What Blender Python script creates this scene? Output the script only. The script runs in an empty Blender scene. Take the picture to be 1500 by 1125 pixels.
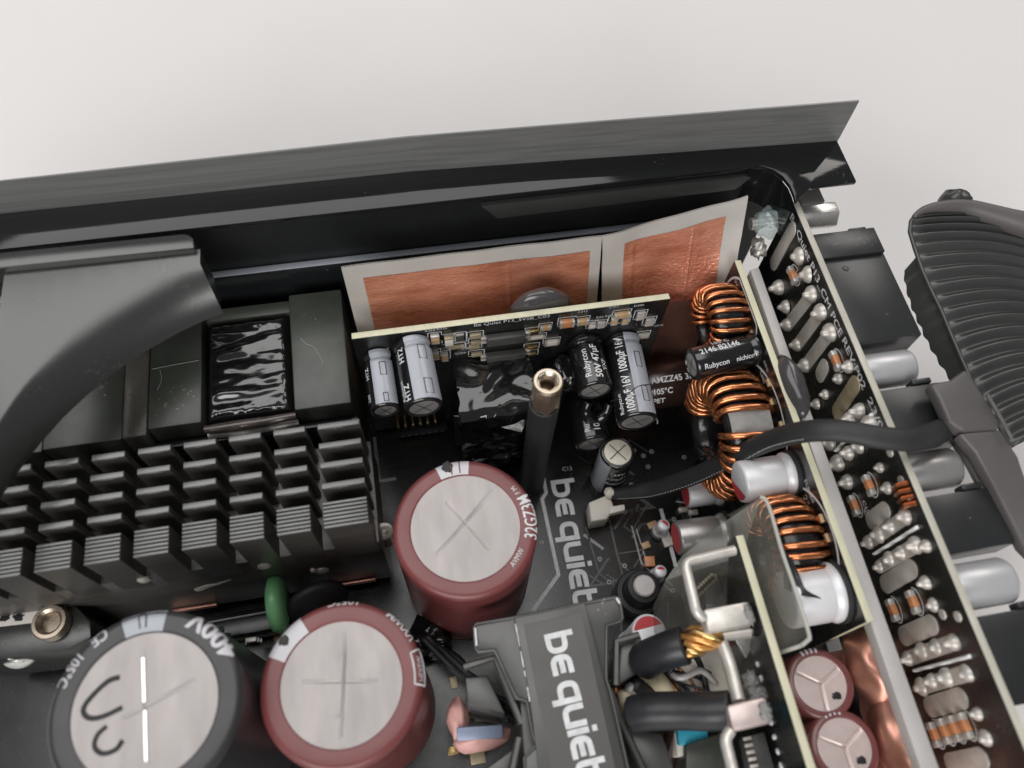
import bpy, bmesh, math, random
from mathutils import Vector, Matrix

random.seed(7)
SC = bpy.context.scene
S = 0.001                       # everything below is written in millimetres
PI = math.pi

# ------------------------------------------------------------------ camera
cam_d = bpy.data.cameras.new("camera")
cam = bpy.data.objects.new("camera", cam_d)
SC.collection.objects.link(cam)
SC.camera = cam
cam_d.sensor_width = 36.0
cam_d.lens = 28.295
cam_d.clip_start = 0.005
cam_d.clip_end = 20.0
RIGHT = Vector((0.984866, -0.169493, 0.036223))
DOWN = Vector((-0.133679, -0.875862, -0.463677))
FWD = Vector((0.110316, 0.451817, -0.885264))
m = Matrix.Identity(4)
for i in range(3):
    m[i][0] = RIGHT[i]; m[i][1] = -DOWN[i]; m[i][2] = -FWD[i]
m.translation = Vector((-5.76, -59.26, 237.84)) * S
cam.matrix_world = m
cam_d.dof.use_dof = True
cam_d.dof.focus_distance = 0.222
cam_d.dof.aperture_fstop = 10.5

# ------------------------------------------------------------------ light
world = bpy.data.worlds.new("World"); SC.world = world; world.use_nodes = True
bg = world.node_tree.nodes["Background"]
bg.inputs[0].default_value = (0.93, 0.95, 1.0, 1); bg.inputs[1].default_value = 0.16
def area(name, loc, target, size, power, col):
    d = bpy.data.lights.new(name, 'AREA'); d.shape = 'RECTANGLE'
    d.size, d.size_y = size; d.energy = power; d.color = col
    o = bpy.data.objects.new(name, d); SC.collection.objects.link(o)
    o.location = loc
    o.rotation_euler = (Vector(target) - Vector(loc)).to_track_quat('-Z', 'Y').to_euler()
    return o
area("ceiling_panel", (-0.38, 0.445, 1.25), (-0.38, 0.445, 0), (1.46, 1.07), 13.5, (1.0, 0.99, 0.975))
area("window_light", (-0.45, -1.22, 0.85), (0, 0.05, 0.03), (1.3, 0.8), 19.0, (1.0, 0.98, 0.96))
area("corner_lamp", (1.02, 1.15, 1.22), (0, 0, 0), (0.72, 0.72), 6.5, (1.0, 0.95, 0.90))
SC.view_settings.view_transform = 'Standard'
SC.view_settings.look = 'None'
SC.view_settings.exposure = 0.0
SC.view_settings.gamma = 1.0
SC.cycles.max_bounces = 8
SC.cycles.transparent_max_bounces = 8

# ------------------------------------------------------------------ materials
MATS = {}
def mat(name, col, rough=0.5, metal=0.0, var=0.12, scale=120.0, bump=0.0, bscale=600.0, rvar=0.12,
        spec=0.5, coat=0.0, dust=0.0, alpha=1.0, trans=0.0, stretch=None, sss=0.0, col2=None, ior=1.5):
    if name in MATS: return MATS[name]
    mt = bpy.data.materials.new(name); mt.use_nodes = True
    nt = mt.node_tree; N = nt.nodes; L = nt.links
    p = N["Principled BSDF"]
    tc = N.new('ShaderNodeTexCoord'); mp = N.new('ShaderNodeMapping')
    L.new(tc.outputs['Object'], mp.inputs[0])
    if stretch: mp.inputs['Scale'].default_value = stretch
    nz = N.new('ShaderNodeTexNoise'); nz.inputs['Scale'].default_value = scale
    nz.inputs['Detail'].default_value = 6.0; nz.inputs['Roughness'].default_value = 0.65
    L.new(mp.outputs[0], nz.inputs['Vector'])
    ramp = N.new('ShaderNodeMapRange')
    ramp.inputs[1].default_value = 0.3; ramp.inputs[2].default_value = 0.7
    L.new(nz.outputs[0], ramp.inputs[0])
    mx = N.new('ShaderNodeMix'); mx.data_type = 'RGBA'
    a = [c * (1 - var) for c in col]; b = [min(1, c * (1 + var)) for c in col]
    if col2: a, b = list(col), list(col2)
    mx.inputs['A'].default_value = (*a, 1); mx.inputs['B'].default_value = (*b, 1)
    L.new(ramp.outputs[0], mx.inputs['Factor'])
    last = mx.outputs['Result']
    rr = N.new('ShaderNodeMapRange')
    rr.inputs[3].default_value = max(0.02, rough - rvar * 0.5); rr.inputs[4].default_value = min(1, rough + rvar * 0.7)
    n2 = N.new('ShaderNodeTexNoise'); n2.inputs['Scale'].default_value = scale * 2.3; n2.inputs['Detail'].default_value = 8
    L.new(mp.outputs[0], n2.inputs['Vector']); L.new(n2.outputs[0], rr.inputs[0])
    rl = rr.outputs[0]
    if dust > 0:
        n3 = N.new('ShaderNodeTexNoise'); n3.inputs['Scale'].default_value = 1100; n3.inputs['Detail'].default_value = 2
        L.new(tc.outputs['Object'], n3.inputs['Vector'])
        n4 = N.new('ShaderNodeTexNoise'); n4.inputs['Scale'].default_value = 60; n4.inputs['Detail'].default_value = 4
        L.new(tc.outputs['Object'], n4.inputs['Vector'])
        mu = N.new('ShaderNodeMath'); mu.operation = 'MULTIPLY'
        L.new(n3.outputs[0], mu.inputs[0]); L.new(n4.outputs[0], mu.inputs[1])
        t = N.new('ShaderNodeMapRange'); t.inputs[1].default_value = 0.41; t.inputs[2].default_value = 0.47
        t.inputs[4].default_value = dust
        L.new(mu.outputs[0], t.inputs[0])
        mx2 = N.new('ShaderNodeMix'); mx2.data_type = 'RGBA'
        mx2.inputs['B'].default_value = (0.35, 0.33, 0.31, 1)
        L.new(last, mx2.inputs['A']); L.new(t.outputs[0], mx2.inputs['Factor'])
        last = mx2.outputs['Result']
    L.new(last, p.inputs['Base Color']); L.new(rl, p.inputs['Roughness'])
    p.inputs['Metallic'].default_value = metal
    p.inputs['Specular IOR Level'].default_value = spec
    p.inputs['IOR'].default_value = ior
    p.inputs['Coat Weight'].default_value = coat; p.inputs['Coat Roughness'].default_value = 0.08
    p.inputs['Alpha'].default_value = alpha
    p.inputs['Transmission Weight'].default_value = trans
    if sss: p.inputs['Subsurface Weight'].default_value = sss; p.inputs['Subsurface Radius'].default_value = (0.002, 0.001, 0.001)
    if bump > 0:
        bn = N.new('ShaderNodeTexNoise'); bn.inputs['Scale'].default_value = bscale; bn.inputs['Detail'].default_value = 5
        L.new(mp.outputs[0], bn.inputs['Vector'])
        bp = N.new('ShaderNodeBump'); bp.inputs['Strength'].default_value = bump; bp.inputs['Distance'].default_value = 0.0004
        L.new(bn.outputs[0], bp.inputs['Height']); L.new(bp.outputs[0], p.inputs['Normal'])
    MATS[name] = mt
    return mt

mat('table', (0.735, 0.712, 0.705), 0.75, var=0.02, scale=8, bump=0.05, bscale=900)
mat('anodised', (0.0085, 0.009, 0.0095), 0.07, metal=0.0, var=0.25, scale=60, rvar=0.03, spec=0.45, stretch=(0.06, 1, 1), bump=0.02, bscale=1500, dust=0.12)
mat('brushed', (0.17, 0.172, 0.17), 0.38, metal=0.2, var=0.22, scale=900, stretch=(0.02, 1, 1), rvar=0.2, bump=0.06, bscale=2500)
mat('wall_black', (0.010, 0.011, 0.012), 0.42, var=0.3, scale=50, spec=0.45)
mat('case_inner', (0.010, 0.011, 0.012), 0.25, var=0.3, scale=50, spec=0.55, dust=0.3)
mat('duct', (0.020, 0.022, 0.020), 0.27, rvar=0.05, var=0.12, scale=40, spec=1.0, bump=0.05, bscale=2500, dust=0.1)
mat('pcb', (0.010, 0.0105, 0.010), 0.26, var=0.3, scale=90, spec=0.85, bump=0.03, bscale=300, dust=0.35)
mat('pcb_grey', (0.035, 0.036, 0.036), 0.35, var=0.2, scale=70, spec=0.5)
mat('fr4', (0.57, 0.55, 0.40), 0.55, var=0.10, scale=300, stretch=(1, 0.3, 1))
mat('fr4_grey', (0.47, 0.45, 0.38), 0.55, var=0.15, scale=300, stretch=(1, 0.3, 1))
mat('polished', (0.96, 0.95, 0.95), 0.3, metal=1.0, var=0.03, scale=300)
mat('silk', (0.62, 0.63, 0.64), 0.6, var=0.15, scale=600)
mat('silk_white', (0.86, 0.87, 0.87), 0.6, var=0.08, scale=600)
mat('silk_dim', (0.30, 0.31, 0.31), 0.55, var=0.15, scale=600)
mat('logo', (0.74, 0.74, 0.75), 0.6, var=0.08, scale=600)
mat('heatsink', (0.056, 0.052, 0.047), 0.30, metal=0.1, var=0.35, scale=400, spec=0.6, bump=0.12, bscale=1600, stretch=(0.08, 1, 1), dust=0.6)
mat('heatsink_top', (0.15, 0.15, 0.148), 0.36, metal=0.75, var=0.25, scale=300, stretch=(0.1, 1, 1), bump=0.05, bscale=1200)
mat('ferrite', (0.040, 0.045, 0.036), 0.38, var=0.28, scale=90, bump=0.08, bscale=500, dust=0.5, spec=0.6)
mat('varnish', (0.008, 0.008, 0.008), 0.16, var=0.2, scale=200, bump=0.25, bscale=260, spec=0.7, coat=0.6)
mat('black_tape', (0.009, 0.009, 0.010), 0.10, var=0.2, scale=150, bump=0.25, bscale=180, spec=0.7, coat=0.3)
mat('black_glue', (0.010, 0.010, 0.010), 0.12, var=0.2, scale=150, bump=0.1, bscale=300, spec=0.6)
mat('grey_glue', (0.055, 0.052, 0.054), 0.14, var=0.1, scale=150, spec=0.6)
mat('amber_glue', (0.07, 0.055, 0.05), 0.15, var=0.4, scale=200, bump=0.3, bscale=400, spec=0.6)
mat('mylar_grey', (0.50, 0.475, 0.445), 0.36, var=0.07, scale=60, spec=0.5, bump=0.03, bscale=400)
mat('maroon', (0.16, 0.043, 0.043), 0.34, var=0.10, scale=80, spec=0.5, coat=0.0, bump=0.03, bscale=700)
mat('maroon_small', (0.16, 0.05, 0.05), 0.33, var=0.10, scale=80, spec=0.55, coat=0.35)
mat('grey_sleeve', (0.036, 0.035, 0.036), 0.3, var=0.10, scale=80, spec=0.4, coat=0.05)
mat('black_sleeve', (0.010, 0.010, 0.011), 0.16, var=0.15, scale=80, spec=0.6, coat=0.3)
mat('brown_sleeve', (0.028, 0.016, 0.013), 0.22, var=0.2, scale=80, spec=0.6)
mat('stripe_grey', (0.33, 0.35, 0.39), 0.28, var=0.06, scale=80, spec=0.5, coat=0.2)
mat('stripe_white', (0.52, 0.51, 0.54), 0.32, var=0.05, scale=80)
mat('stripe_line', (0.03, 0.03, 0.035), 0.4)
mat('can_top', (0.36, 0.332, 0.325), 0.42, metal=0.3, var=0.10, scale=140, rvar=0.3, bump=0.10, bscale=500, stretch=(1.0, 0.25, 1))
mat('can_pink', (0.66, 0.55, 0.53), 0.4, metal=0.6, var=0.06, scale=220, rvar=0.2, bump=0.05, bscale=900)
mat('can_cream', (0.62, 0.58, 0.50), 0.5, metal=0.3, var=0.15, scale=220, bump=0.05, bscale=900)
mat('can_white', (0.72, 0.72, 0.74), 0.38, metal=0.2, var=0.05, scale=120)
mat('can_silver', (0.56, 0.56, 0.575), 0.36, metal=0.45, var=0.06, scale=120)
mat('can_grey', (0.42, 0.41, 0.40), 0.34, metal=0.7, var=0.08, scale=120)
mat('red', (0.52, 0.03, 0.04), 0.4, var=0.08, scale=100)
mat('copper', (0.52, 0.165, 0.09), 0.26, metal=0.5, var=0.22, scale=95, rvar=0.3, bump=0.7, bscale=1300, stretch=(0.5, 1, 1.4), col2=(1.0, 0.47, 0.32))
mat('copper_smooth', (0.62, 0.31, 0.24), 0.34, metal=0.9, var=0.18, scale=60, rvar=0.3, bump=0.15, bscale=150)
mat('wire', (0.60, 0.22, 0.085), 0.22, metal=0.9, var=0.2, scale=150, coat=0.5)
mat('core_black', (0.014, 0.014, 0.015), 0.18, var=0.3, scale=200, bump=0.3, bscale=400)
mat('core_grey', (0.22, 0.215, 0.205), 0.45, var=0.3, scale=150, bump=0.2, bscale=300)
mat('solder', (0.53, 0.50, 0.46), 0.40, metal=0.45, var=0.12, scale=300, bump=0.1, bscale=500)
mat('pad', (0.55, 0.515, 0.465), 0.40, metal=0.3, var=0.15, scale=200, bump=0.12, bscale=500)
mat('pad_tan', (0.45, 0.38, 0.25), 0.45, metal=0.5, var=0.2, scale=250, bump=0.12, bscale=500)
mat('tinned', (0.66, 0.63, 0.58), 0.36, metal=0.45, var=0.18, scale=180, bump=0.35, bscale=350)
mat('steel', (0.66, 0.65, 0.62), 0.25, metal=0.75, var=0.1, scale=200)
mat('brass', (0.42, 0.34, 0.26), 0.27, metal=0.9, var=0.12, scale=160, col2=(0.52, 0.45, 0.37))
mat('cream_plastic', (0.68, 0.64, 0.57), 0.45, var=0.05, scale=100, sss=0.2)
mat('rubber', (0.020, 0.020, 0.021), 0.55, var=0.15, scale=120, bump=0.1, bscale=900, dust=0.25)
mat('heatshrink', (0.022, 0.023, 0.026), 0.36, var=0.3, scale=120, bump=0.25, bscale=220, dust=0.5)
mat('fan_plastic', (0.034, 0.036, 0.034), 0.36, var=0.08, scale=60, dust=0.1, spec=0.7)
mat('fan_frame', (0.095, 0.088, 0.086), 0.42, var=0.08, scale=60)
mat('socket', (0.020, 0.021, 0.022), 0.30, var=0.15, scale=60, dust=0.25, spec=0.55)
mat('cover', (0.045, 0.045, 0.043), 0.36, var=0.12, scale=80, dust=0.5, spec=0.85, bump=0.04, bscale=1500)
mat('sticker', (0.045, 0.040, 0.036), 0.40, var=0.06, scale=80, dust=0.2, spec=0.8)
mat('sticker_line', (0.09, 0.085, 0.08), 0.5)
mat('green', (0.19, 0.47, 0.21), 0.38, var=0.10, scale=120, coat=0.2)
mat('green_wire', (0.018, 0.055, 0.036), 0.35, var=0.2, scale=200)
mat('grey_bar', (0.46, 0.44, 0.43), 0.45, var=0.08, scale=60, metal=0.2)
mat('smoky', (0.15, 0.145, 0.125), 0.26, var=0.4, scale=60, alpha=0.52, bump=0.2, bscale=90)
mat('smoky_edge', (0.52, 0.52, 0.47), 0.4, var=0.1, scale=90, alpha=0.75)
mat('glass_blob', (0.42, 0.52, 0.52), 0.08, var=0.25, scale=200, alpha=0.42, bump=0.25, bscale=250, spec=0.7)
mat('cable_cream', (0.60, 0.52, 0.36), 0.45, var=0.15, scale=150)
mat('strand', (0.85, 0.42, 0.14), 0.3, metal=0.7, var=0.3, scale=700)
mat('teal', (0.03, 0.33, 0.47), 0.4)
mat('pink', (0.74, 0.42, 0.38), 0.35, var=0.12, scale=120, sss=0.3)
mat('pale_blue', (0.30, 0.36, 0.50), 0.35, var=0.12, scale=120)
mat('marker', (0.008, 0.008, 0.009), 0.5)
mat('smd_tan', (0.46, 0.30, 0.16), 0.45, var=0.2, scale=400)
mat('smd_orange', (0.55, 0.24, 0.11), 0.4, var=0.2, scale=400)
mat('ic', (0.055, 0.055, 0.053), 0.38, var=0.15, scale=300)
mat('gold', (0.70, 0.50, 0.22), 0.28, metal=1.0, var=0.15, scale=300)
mat('paper', (0.62, 0.58, 0.55), 0.6, var=0.08, scale=150)

# ------------------------------------------------------------------ geometry helpers (mm)
def basis(d):
    d = Vector(d).normalized()
    h = Vector((0, 0, 1)) if abs(d.z) < 0.9 else Vector((1, 0, 0))
    u = h.cross(d).normalized(); v = d.cross(u)
    return u, v, d

class G:
    def __init__(s): s.v = []; s.f = []
    def add(s, vs, fs):
        n = len(s.v); s.v += [Vector(p) for p in vs]; s.f += [tuple(i + n for i in f) for f in fs]; return s
    def box(s, x0, x1, y0, y1, z0, z1):
        return s.add([(x0,y0,z0),(x1,y0,z0),(x1,y1,z0),(x0,y1,z0),(x0,y0,z1),(x1,y0,z1),(x1,y1,z1),(x0,y1,z1)],
                     [(0,3,2,1),(4,5,6,7),(0,1,5,4),(1,2,6,5),(2,3,7,6),(3,0,4,7)])
    def obox(s, c, u, v, w):
        c, u, v, w = map(Vector, (c, u, v, w))
        pts = [c + a*u + b*v + d*w for d in (-1, 1) for (a, b) in ((-1,-1),(1,-1),(1,1),(-1,1))]
        return s.add(pts, [(0,3,2,1),(4,5,6,7),(0,1,5,4),(1,2,6,5),(2,3,7,6),(3,0,4,7)])
    def prism(s, poly, h):           # poly: 3D points (top face), h: extrusion vector (down)
        h = Vector(h); n = len(poly); a = [Vector(p) for p in poly]; b = [p + h for p in a]
        nrm = sum(((a[i] - a[0]).cross(a[(i+1) % n] - a[0]) for i in range(n)), Vector())
        flip = nrm.dot(h) > 0
        top = tuple(range(n)); bot = tuple(range(2*n - 1, n - 1, -1))
        fs = [top, bot] + [(i, i + n, (i+1) % n + n, (i+1) % n) for i in range(n)]
        if flip: fs = [tuple(reversed(f)) for f in fs]
        return s.add(a + b, fs)
    def lathe(s, p0, d, prof, n=32, a0=0.0, a1=2*PI, ref=None):   # prof: list of (r, t along d)
        p0 = Vector(p0); u, v, d = basis(d)
        if ref is not None:
            u = (Vector(ref) - Vector(ref).dot(d) * d).normalized(); v = d.cross(u)
        full = abs(a1 - a0 - 2*PI) < 1e-6
        m_ = n if full else n + 1
        vs = []; fs = []
        for (r, t) in prof:
            for i in range(m_):
                a = a0 + (a1 - a0) * i / n
                vs.append(p0 + d*t + (u*math.cos(a) + v*math.sin(a))*r)
        for j in range(len(prof) - 1):
            for i in range(n if not full else m_):
                k = (i + 1) % m_ if full else i + 1
                fs.append((j*m_ + i, j*m_ + k, (j+1)*m_ + k, (j+1)*m_ + i))
        return s.add(vs, fs)
    def cyl(s, p0, p1, r, r1=None, n=20, ch=0.0):
        p0, p1 = Vector(p0), Vector(p1); L_ = (p1 - p0).length; r1 = r if r1 is None else r1
        e = 1e-4
        pr = [(e, 0), (r - ch, 0), (r, ch), (r1, L_ - ch), (r1 - ch, L_), (e, L_)] if ch else [(e, 0), (r, 0), (r1, L_), (e, L_)]
        return s.lathe(p0, p1 - p0, pr, n)
    def tube(s, path, r, n=8, closed=False, flat=1.0, up=None):
        P = [Vector(p) for p in path]; m_ = len(P)
        rr = r if isinstance(r, (list, tuple)) else [r]*m_
        t0 = (P[1] - P[0]).normalized(); u, v, _ = basis(t0)
        if up is not None:
            u = (Vector(up) - Vector(up).dot(t0)*t0).normalized()
        vs = []; fs = []
        for i in range(m_):
            if closed: t = P[(i+1) % m_] - P[i-1]
            else: t = P[min(i+1, m_-1)] - P[max(i-1, 0)]
            t.normalize(); u = (u - u.dot(t)*t).normalized(); v = t.cross(u)
            for k in range(n):
                a = 2*PI*k/n
                vs.append(P[i] + (u*math.cos(a)*flat + v*math.sin(a))*rr[i])
        for i in range(m_ if closed else m_ - 1):
            j = (i+1) % m_
            for k in range(n):
                l = (k+1) % n
                fs.append((i*n + k, i*n + l, j*n + l, j*n + k))
        if not closed:
            fs.append(tuple(reversed(range(n)))); fs.append(tuple((m_-1)*n + k for k in range(n)))
        return s.add(vs, fs)
    def grid(s, fn, nu, nv):
        vs = [fn(i/nu, j/nv) for j in range(nv+1) for i in range(nu+1)]
        w = nu + 1
        return s.add(vs, [(j*w+i, j*w+i+1, (j+1)*w+i+1, (j+1)*w+i) for j in range(nv) for i in range(nu)])
    def blob(s, c, r, seed=0, amp=0.15, nu=20, nv=12, freq=2.0):
        from mathutils import noise
        c = Vector(c); r = Vector(r if isinstance(r, (tuple, list)) else (r, r, r))
        vs = []; fs = []
        for j in range(nv + 1):
            th = PI * j / nv
            for i in range(nu):
                ph = 2*PI*i/nu
                n_ = Vector((math.sin(th)*math.cos(ph), math.sin(th)*math.sin(ph), math.cos(th)))
                k = 1 + amp * noise.noise(n_*freq + Vector((seed*3.1, seed*1.7, 0)))*2
                vs.append(c + Vector((n_.x*r.x, n_.y*r.y, n_.z*r.z))*k)
        for j in range(nv):
            for i in range(nu):
                k = (i+1) % nu
                fs.append((j*nu+i, (j+1)*nu+i, (j+1)*nu+k, j*nu+k))
        return s.add(vs, fs)
    def ribbon(s, path, w, nrm, off=0.0):   # flat mitred stroke, path 3D
        P = [Vector(p) for p in path]; nrm = Vector(nrm).normalized(); m_ = len(P); L_ = []; R_ = []
        for i in range(m_):
            d0 = (P[i] - P[i-1]).normalized() if i > 0 else (P[1] - P[0]).normalized()
            d1 = (P[i+1] - P[i]).normalized() if i < m_-1 else d0
            t = (d0 + d1).normalized(); sd = nrm.cross(t)
            k = w/2 / max(0.35, t.dot(d1))
            L_.append(P[i] + sd*k + nrm*off); R_.append(P[i] - sd*k + nrm*off)
        return s.add(L_ + R_, [(i+m_, i+1+m_, i+1, i) for i in range(m_-1)])

COL = SC.collection
def origin(parent):
    o = Vector((0, 0, 0))
    while parent is not None:
        o += Vector(parent.location); parent = parent.parent
    return o

def obj(name, g, m_, parent=None, bevel=0.0, smooth=40, seg=2, weld=True, loc=None):
    org = origin(parent)
    own = Vector((0, 0, 0))
    if parent is None:
        if loc is None:
            lo = [min(p[i] for p in g.v) for i in range(3)]; hi = [max(p[i] for p in g.v) for i in range(3)]
            loc = ((lo[0]+hi[0])/2, (lo[1]+hi[1])/2, lo[2])
        own = Vector(loc)*S
    me = bpy.data.meshes.new(name)
    me.from_pydata([tuple(p*S - org - own) for p in g.v], [], g.f)
    if bevel > 0 or weld:
        bm = bmesh.new(); bm.from_mesh(me)
        bmesh.ops.remove_doubles(bm, verts=bm.verts, dist=2e-6)
        if bevel > 0:
            bm.normal_update()
            es = [e for e in bm.edges if len(e.link_faces) == 2 and e.calc_face_angle(0) > 0.5]
            bmesh.ops.bevel(bm, geom=es, offset=bevel*S, segments=seg, profile=0.5, affect='EDGES', clamp_overlap=True)
        bmesh.ops.recalc_face_normals(bm, faces=bm.faces)
        bm.to_mesh(me); bm.free()
    if smooth:
        me.polygons.foreach_set('use_smooth', [True]*len(me.polygons))
        me.set_sharp_from_angle(angle=math.radians(smooth))
    me.materials.append(MATS[m_])
    o = bpy.data.objects.new(name, me); COL.objects.link(o)
    o.location = own
    if parent is not None: o.parent = parent
    return o

def tag(o, label, cat, group=None):
    o['label'] = label; o['category'] = cat
    if group: o['group'] = group
    return o

def thing(name, label, cat, loc, group=None):
    o = bpy.data.objects.new(name, None); COL.objects.link(o)
    o.empty_display_size = 0.005
    o.location = Vector(loc)*S
    return tag(o, label, cat, group)

def share(src, delta, parent=None, rot=None):     # another piece on the same mesh
    o = bpy.data.objects.new(src.name.split('.')[0], src.data); COL.objects.link(o)
    o.location = Vector(src.location) + Vector(delta)*S
    if rot is not None: o.rotation_euler = rot
    o.parent = parent if parent is not None else src.parent
    return o

def text2d(txt, size, bold=0.0):
    cu = bpy.data.curves.new("t", 'FONT'); cu.body = txt; cu.size = size; cu.offset = bold; cu.resolution_u = 3
    cu.fill_mode = 'FRONT'
    o = bpy.data.objects.new("t", cu); COL.objects.link(o)
    dg = bpy.context.evaluated_depsgraph_get(); ev = o.evaluated_get(dg); me = ev.to_mesh()
    vs = [(p.co.x, p.co.y) for p in me.vertices]; fs = [tuple(p.vertices) for p in me.polygons]
    ev.to_mesh_clear(); bpy.data.objects.remove(o); bpy.data.curves.remove(cu)
    return vs, fs

def lettering(txt, size, org, U, V_, m_, parent, bold=0.0, off=0.05, width=None, name='lettering'):
    vs, fs = text2d(txt, size, bold)
    U, V_ = Vector(U).normalized(), Vector(V_).normalized(); n = U.cross(V_)
    w = max(p[0] for p in vs); k = (width / w) if width else 1.0
    g = G(); g.add([Vector(org) + U*x*k + V_*y + n*off for x, y in vs], fs)
    return obj(name, g, m_, parent, smooth=0, weld=False)

def strips(vs, fs, step):
    bm = bmesh.new(); bv = [bm.verts.new((x, y, 0)) for x, y in vs]
    for f in fs:
        try: bm.faces.new([bv[i] for i in f])
        except ValueError: pass
    for ax in (0, 1):
        lo = min(p[ax] for p in vs); hi = max(p[ax] for p in vs); x = lo + step
        while x < hi:
            no = (1, 0, 0) if ax == 0 else (0, 1, 0); co = (x, 0, 0) if ax == 0 else (0, x, 0)
            bmesh.ops.bisect_plane(bm, geom=bm.verts[:] + bm.edges[:] + bm.faces[:], plane_co=co, plane_no=no)
            x += step
    bm.verts.index_update()
    o = [(p.co.x, p.co.y) for p in bm.verts], [tuple(v.index for v in f.verts) for f in bm.faces]
    bm.free(); return o

def wrap_text(txt, size, fn, m_, parent, bold=0.0, step=0.8, width=None, name='lettering'):
    vs, fs = text2d(txt, size, bold)
    if width:
        k = width / max(p[0] for p in vs); vs = [(x*k, y) for x, y in vs]
    vs, fs = strips(vs, fs, step)
    g = G(); g.add([fn(x, y) for x, y in vs], fs)
    return obj(name, g, m_, parent, smooth=60, weld=False)

# rounded techno lettering of the maker's word mark
def rpath(pts, rad, k=4):
    P = [Vector((*p, 0)) for p in pts]; out = [P[0]]
    for i in range(1, len(P)-1):
        a = (P[i-1]-P[i]); b = (P[i+1]-P[i]); r = min(rad, a.length*0.5, b.length*0.5)
        a.normalize(); b.normalize()
        A = P[i]+a*r; B = P[i]+b*r
        for j in range(k+1):
            t = j/k; out.append(A*(1-t)**2 + P[i]*2*t*(1-t) + B*t*t)
    out.append(P[-1]); return out
GLY = {'b': ([[(0.14,1.4),(0.14,0.0)], [(0.02,0.12),(0.87,0.12),(0.87,0.92),(0.02,0.92)]], 0.99),
       'e': ([[(0.92,0.92),(0.12,0.92),(0.12,0.12),(0.92,0.12)], [(0.15,0.52),(0.86,0.52)]], 0.95),
       'q': ([[(0.87,0.12),(0.12,0.12),(0.12,0.92),(0.97,0.92)], [(0.87,1.06),(0.87,-0.36)]], 0.99),
       'u': ([[(0.12,1.04),(0.12,0.12),(0.97,0.12)], [(0.87,0.02),(0.87,1.04)]], 0.99),
       'i': ([[(0.12,0),(0.12,1.04)], [(0.12,1.2),(0.12,1.44)]], 0.24),
       't': ([[(0.12,1.42),(0.12,0.12),(0.62,0.12)], [(0.02,0.92),(0.6,0.92)]], 0.62),
       '!': ([[(0.12,0.42),(0.12,1.5)], [(0.12,0),(0.12,0.26)]], 0.24), ' ': ([], 0.12)}
def wordmark(txt, unit, org, U, V_, m_, parent, sx=1.0):
    U, V_ = Vector(U).normalized(), Vector(V_).normalized(); n = U.cross(V_); x = 0; org = Vector(org); k = 0
    for ch in txt:
        st, w = GLY[ch]
        if st:
            g = G()
            for a, pth in enumerate(st):
                q = [org + U*((p.x + x)*unit*sx) + V_*(p.y*unit) for p in rpath(pth, 0.34)]
                g.ribbon(q, 0.27*unit, n, 0.06 + 0.012*a)
            obj('letter', g, m_, parent, smooth=0, weld=False)
        x += w + 0.09
    return x*unit

# ================================================================== setting
t = obj('table', G().box(-1500, 1500, -1500, 2200, -30, -10), 'table')
t['kind'] = 'structure'

# ================================================================== housing
case = thing('power_supply_case', 'black metal housing with long upright flange running along the far side', 'housing', (0, 80, -10))
ZP = 75.0
curve = [(89.9, 79.9, 75.0), (93.0, 79.2, 75.0), (95.4, 77.6, 75.0), (97.2, 75.0, 75.0), (98.1, 71.7, 75.0), (98.1, 68.4, 75.0), (97.8, 65.9, 75.0)]
pl = [(-160, 79.2, ZP)] + [(84, 79.2, ZP)] + curve + [(103.5, 70.4, ZP), (116.6, 70.4, ZP), (116.6, 85.3, ZP), (-1.1, 90.3, 75.0), (-103.8, 90.5, 75.0), (-160, 93.5, ZP)]
obj('top_plate', G().prism(pl, (0, 0, -1.3)), 'anodised', case, bevel=0.25)
bl = [(116.9, 85.35), (-1.1, 90.4, 75.0)[:2], (-103.8, 90.6, 75.0)[:2], (-160, 93.6)]; ht = [89.0, 87.0, 85.6, 84.4]; flange_g = G()
for k_ in range(3):
    (xa, ya), (xb, yb) = bl[k_], bl[k_+1]
    flange_g.add([(xa, ya, 73.6), (xa, ya, ht[k_]), (xb, yb, ht[k_+1]), (xb, yb, 73.6)], [(0, 1, 2, 3)])
    flange_g.add([(xa, ya, ht[k_]), (xa, ya+0.5, ht[k_]), (xb, yb+0.5, ht[k_+1]), (xb, yb, ht[k_+1])], [(0, 1, 2, 3)])
    flange_g.add([(xa, ya+0.5, ht[k_]), (xa, ya+0.5, 73.6), (xb, yb+0.5, 73.6), (xb, yb+0.5, ht[k_+1])], [(0, 1, 2, 3)])
flange_g.add([(116.9, 85.35, 73.6), (116.9, 85.85, 73.6), (116.9, 85.85, 89), (116.9, 85.35, 89)], [(0, 1, 2, 3)])
obj('upright_flange', flange_g, 'brushed', case)
obj('wall_panel', G().box(-160, 103, 81.6, 83.2, -9, 73.65), 'wall_black', case)
obj('floor_tray', G().box(-160, 103, -130, 81.5, -9.6, -8), 'case_inner', case)
obj('lower_liner', G().box(-160, 88, 79.9, 81.5, -7.9, 53.2), 'case_inner', case, bevel=0.35)
g = G().prism([(15.9, 79.6, 70.5), (92, 79.6, 70.6), (88, 79.6, 65.6), (20.6, 79.6, 64.6)], (0, 1.9, 0))
obj('pressed_ledge', g, 'fan_plastic', case, bevel=0.4)
obj('liner_edge_highlight', G().box(-160, 88, 79.5, 81.4, 53.25, 53.7), 'stripe_grey', case, bevel=0.15)  # pale bluish strip painting the highlight along the liner's top edge
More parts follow.
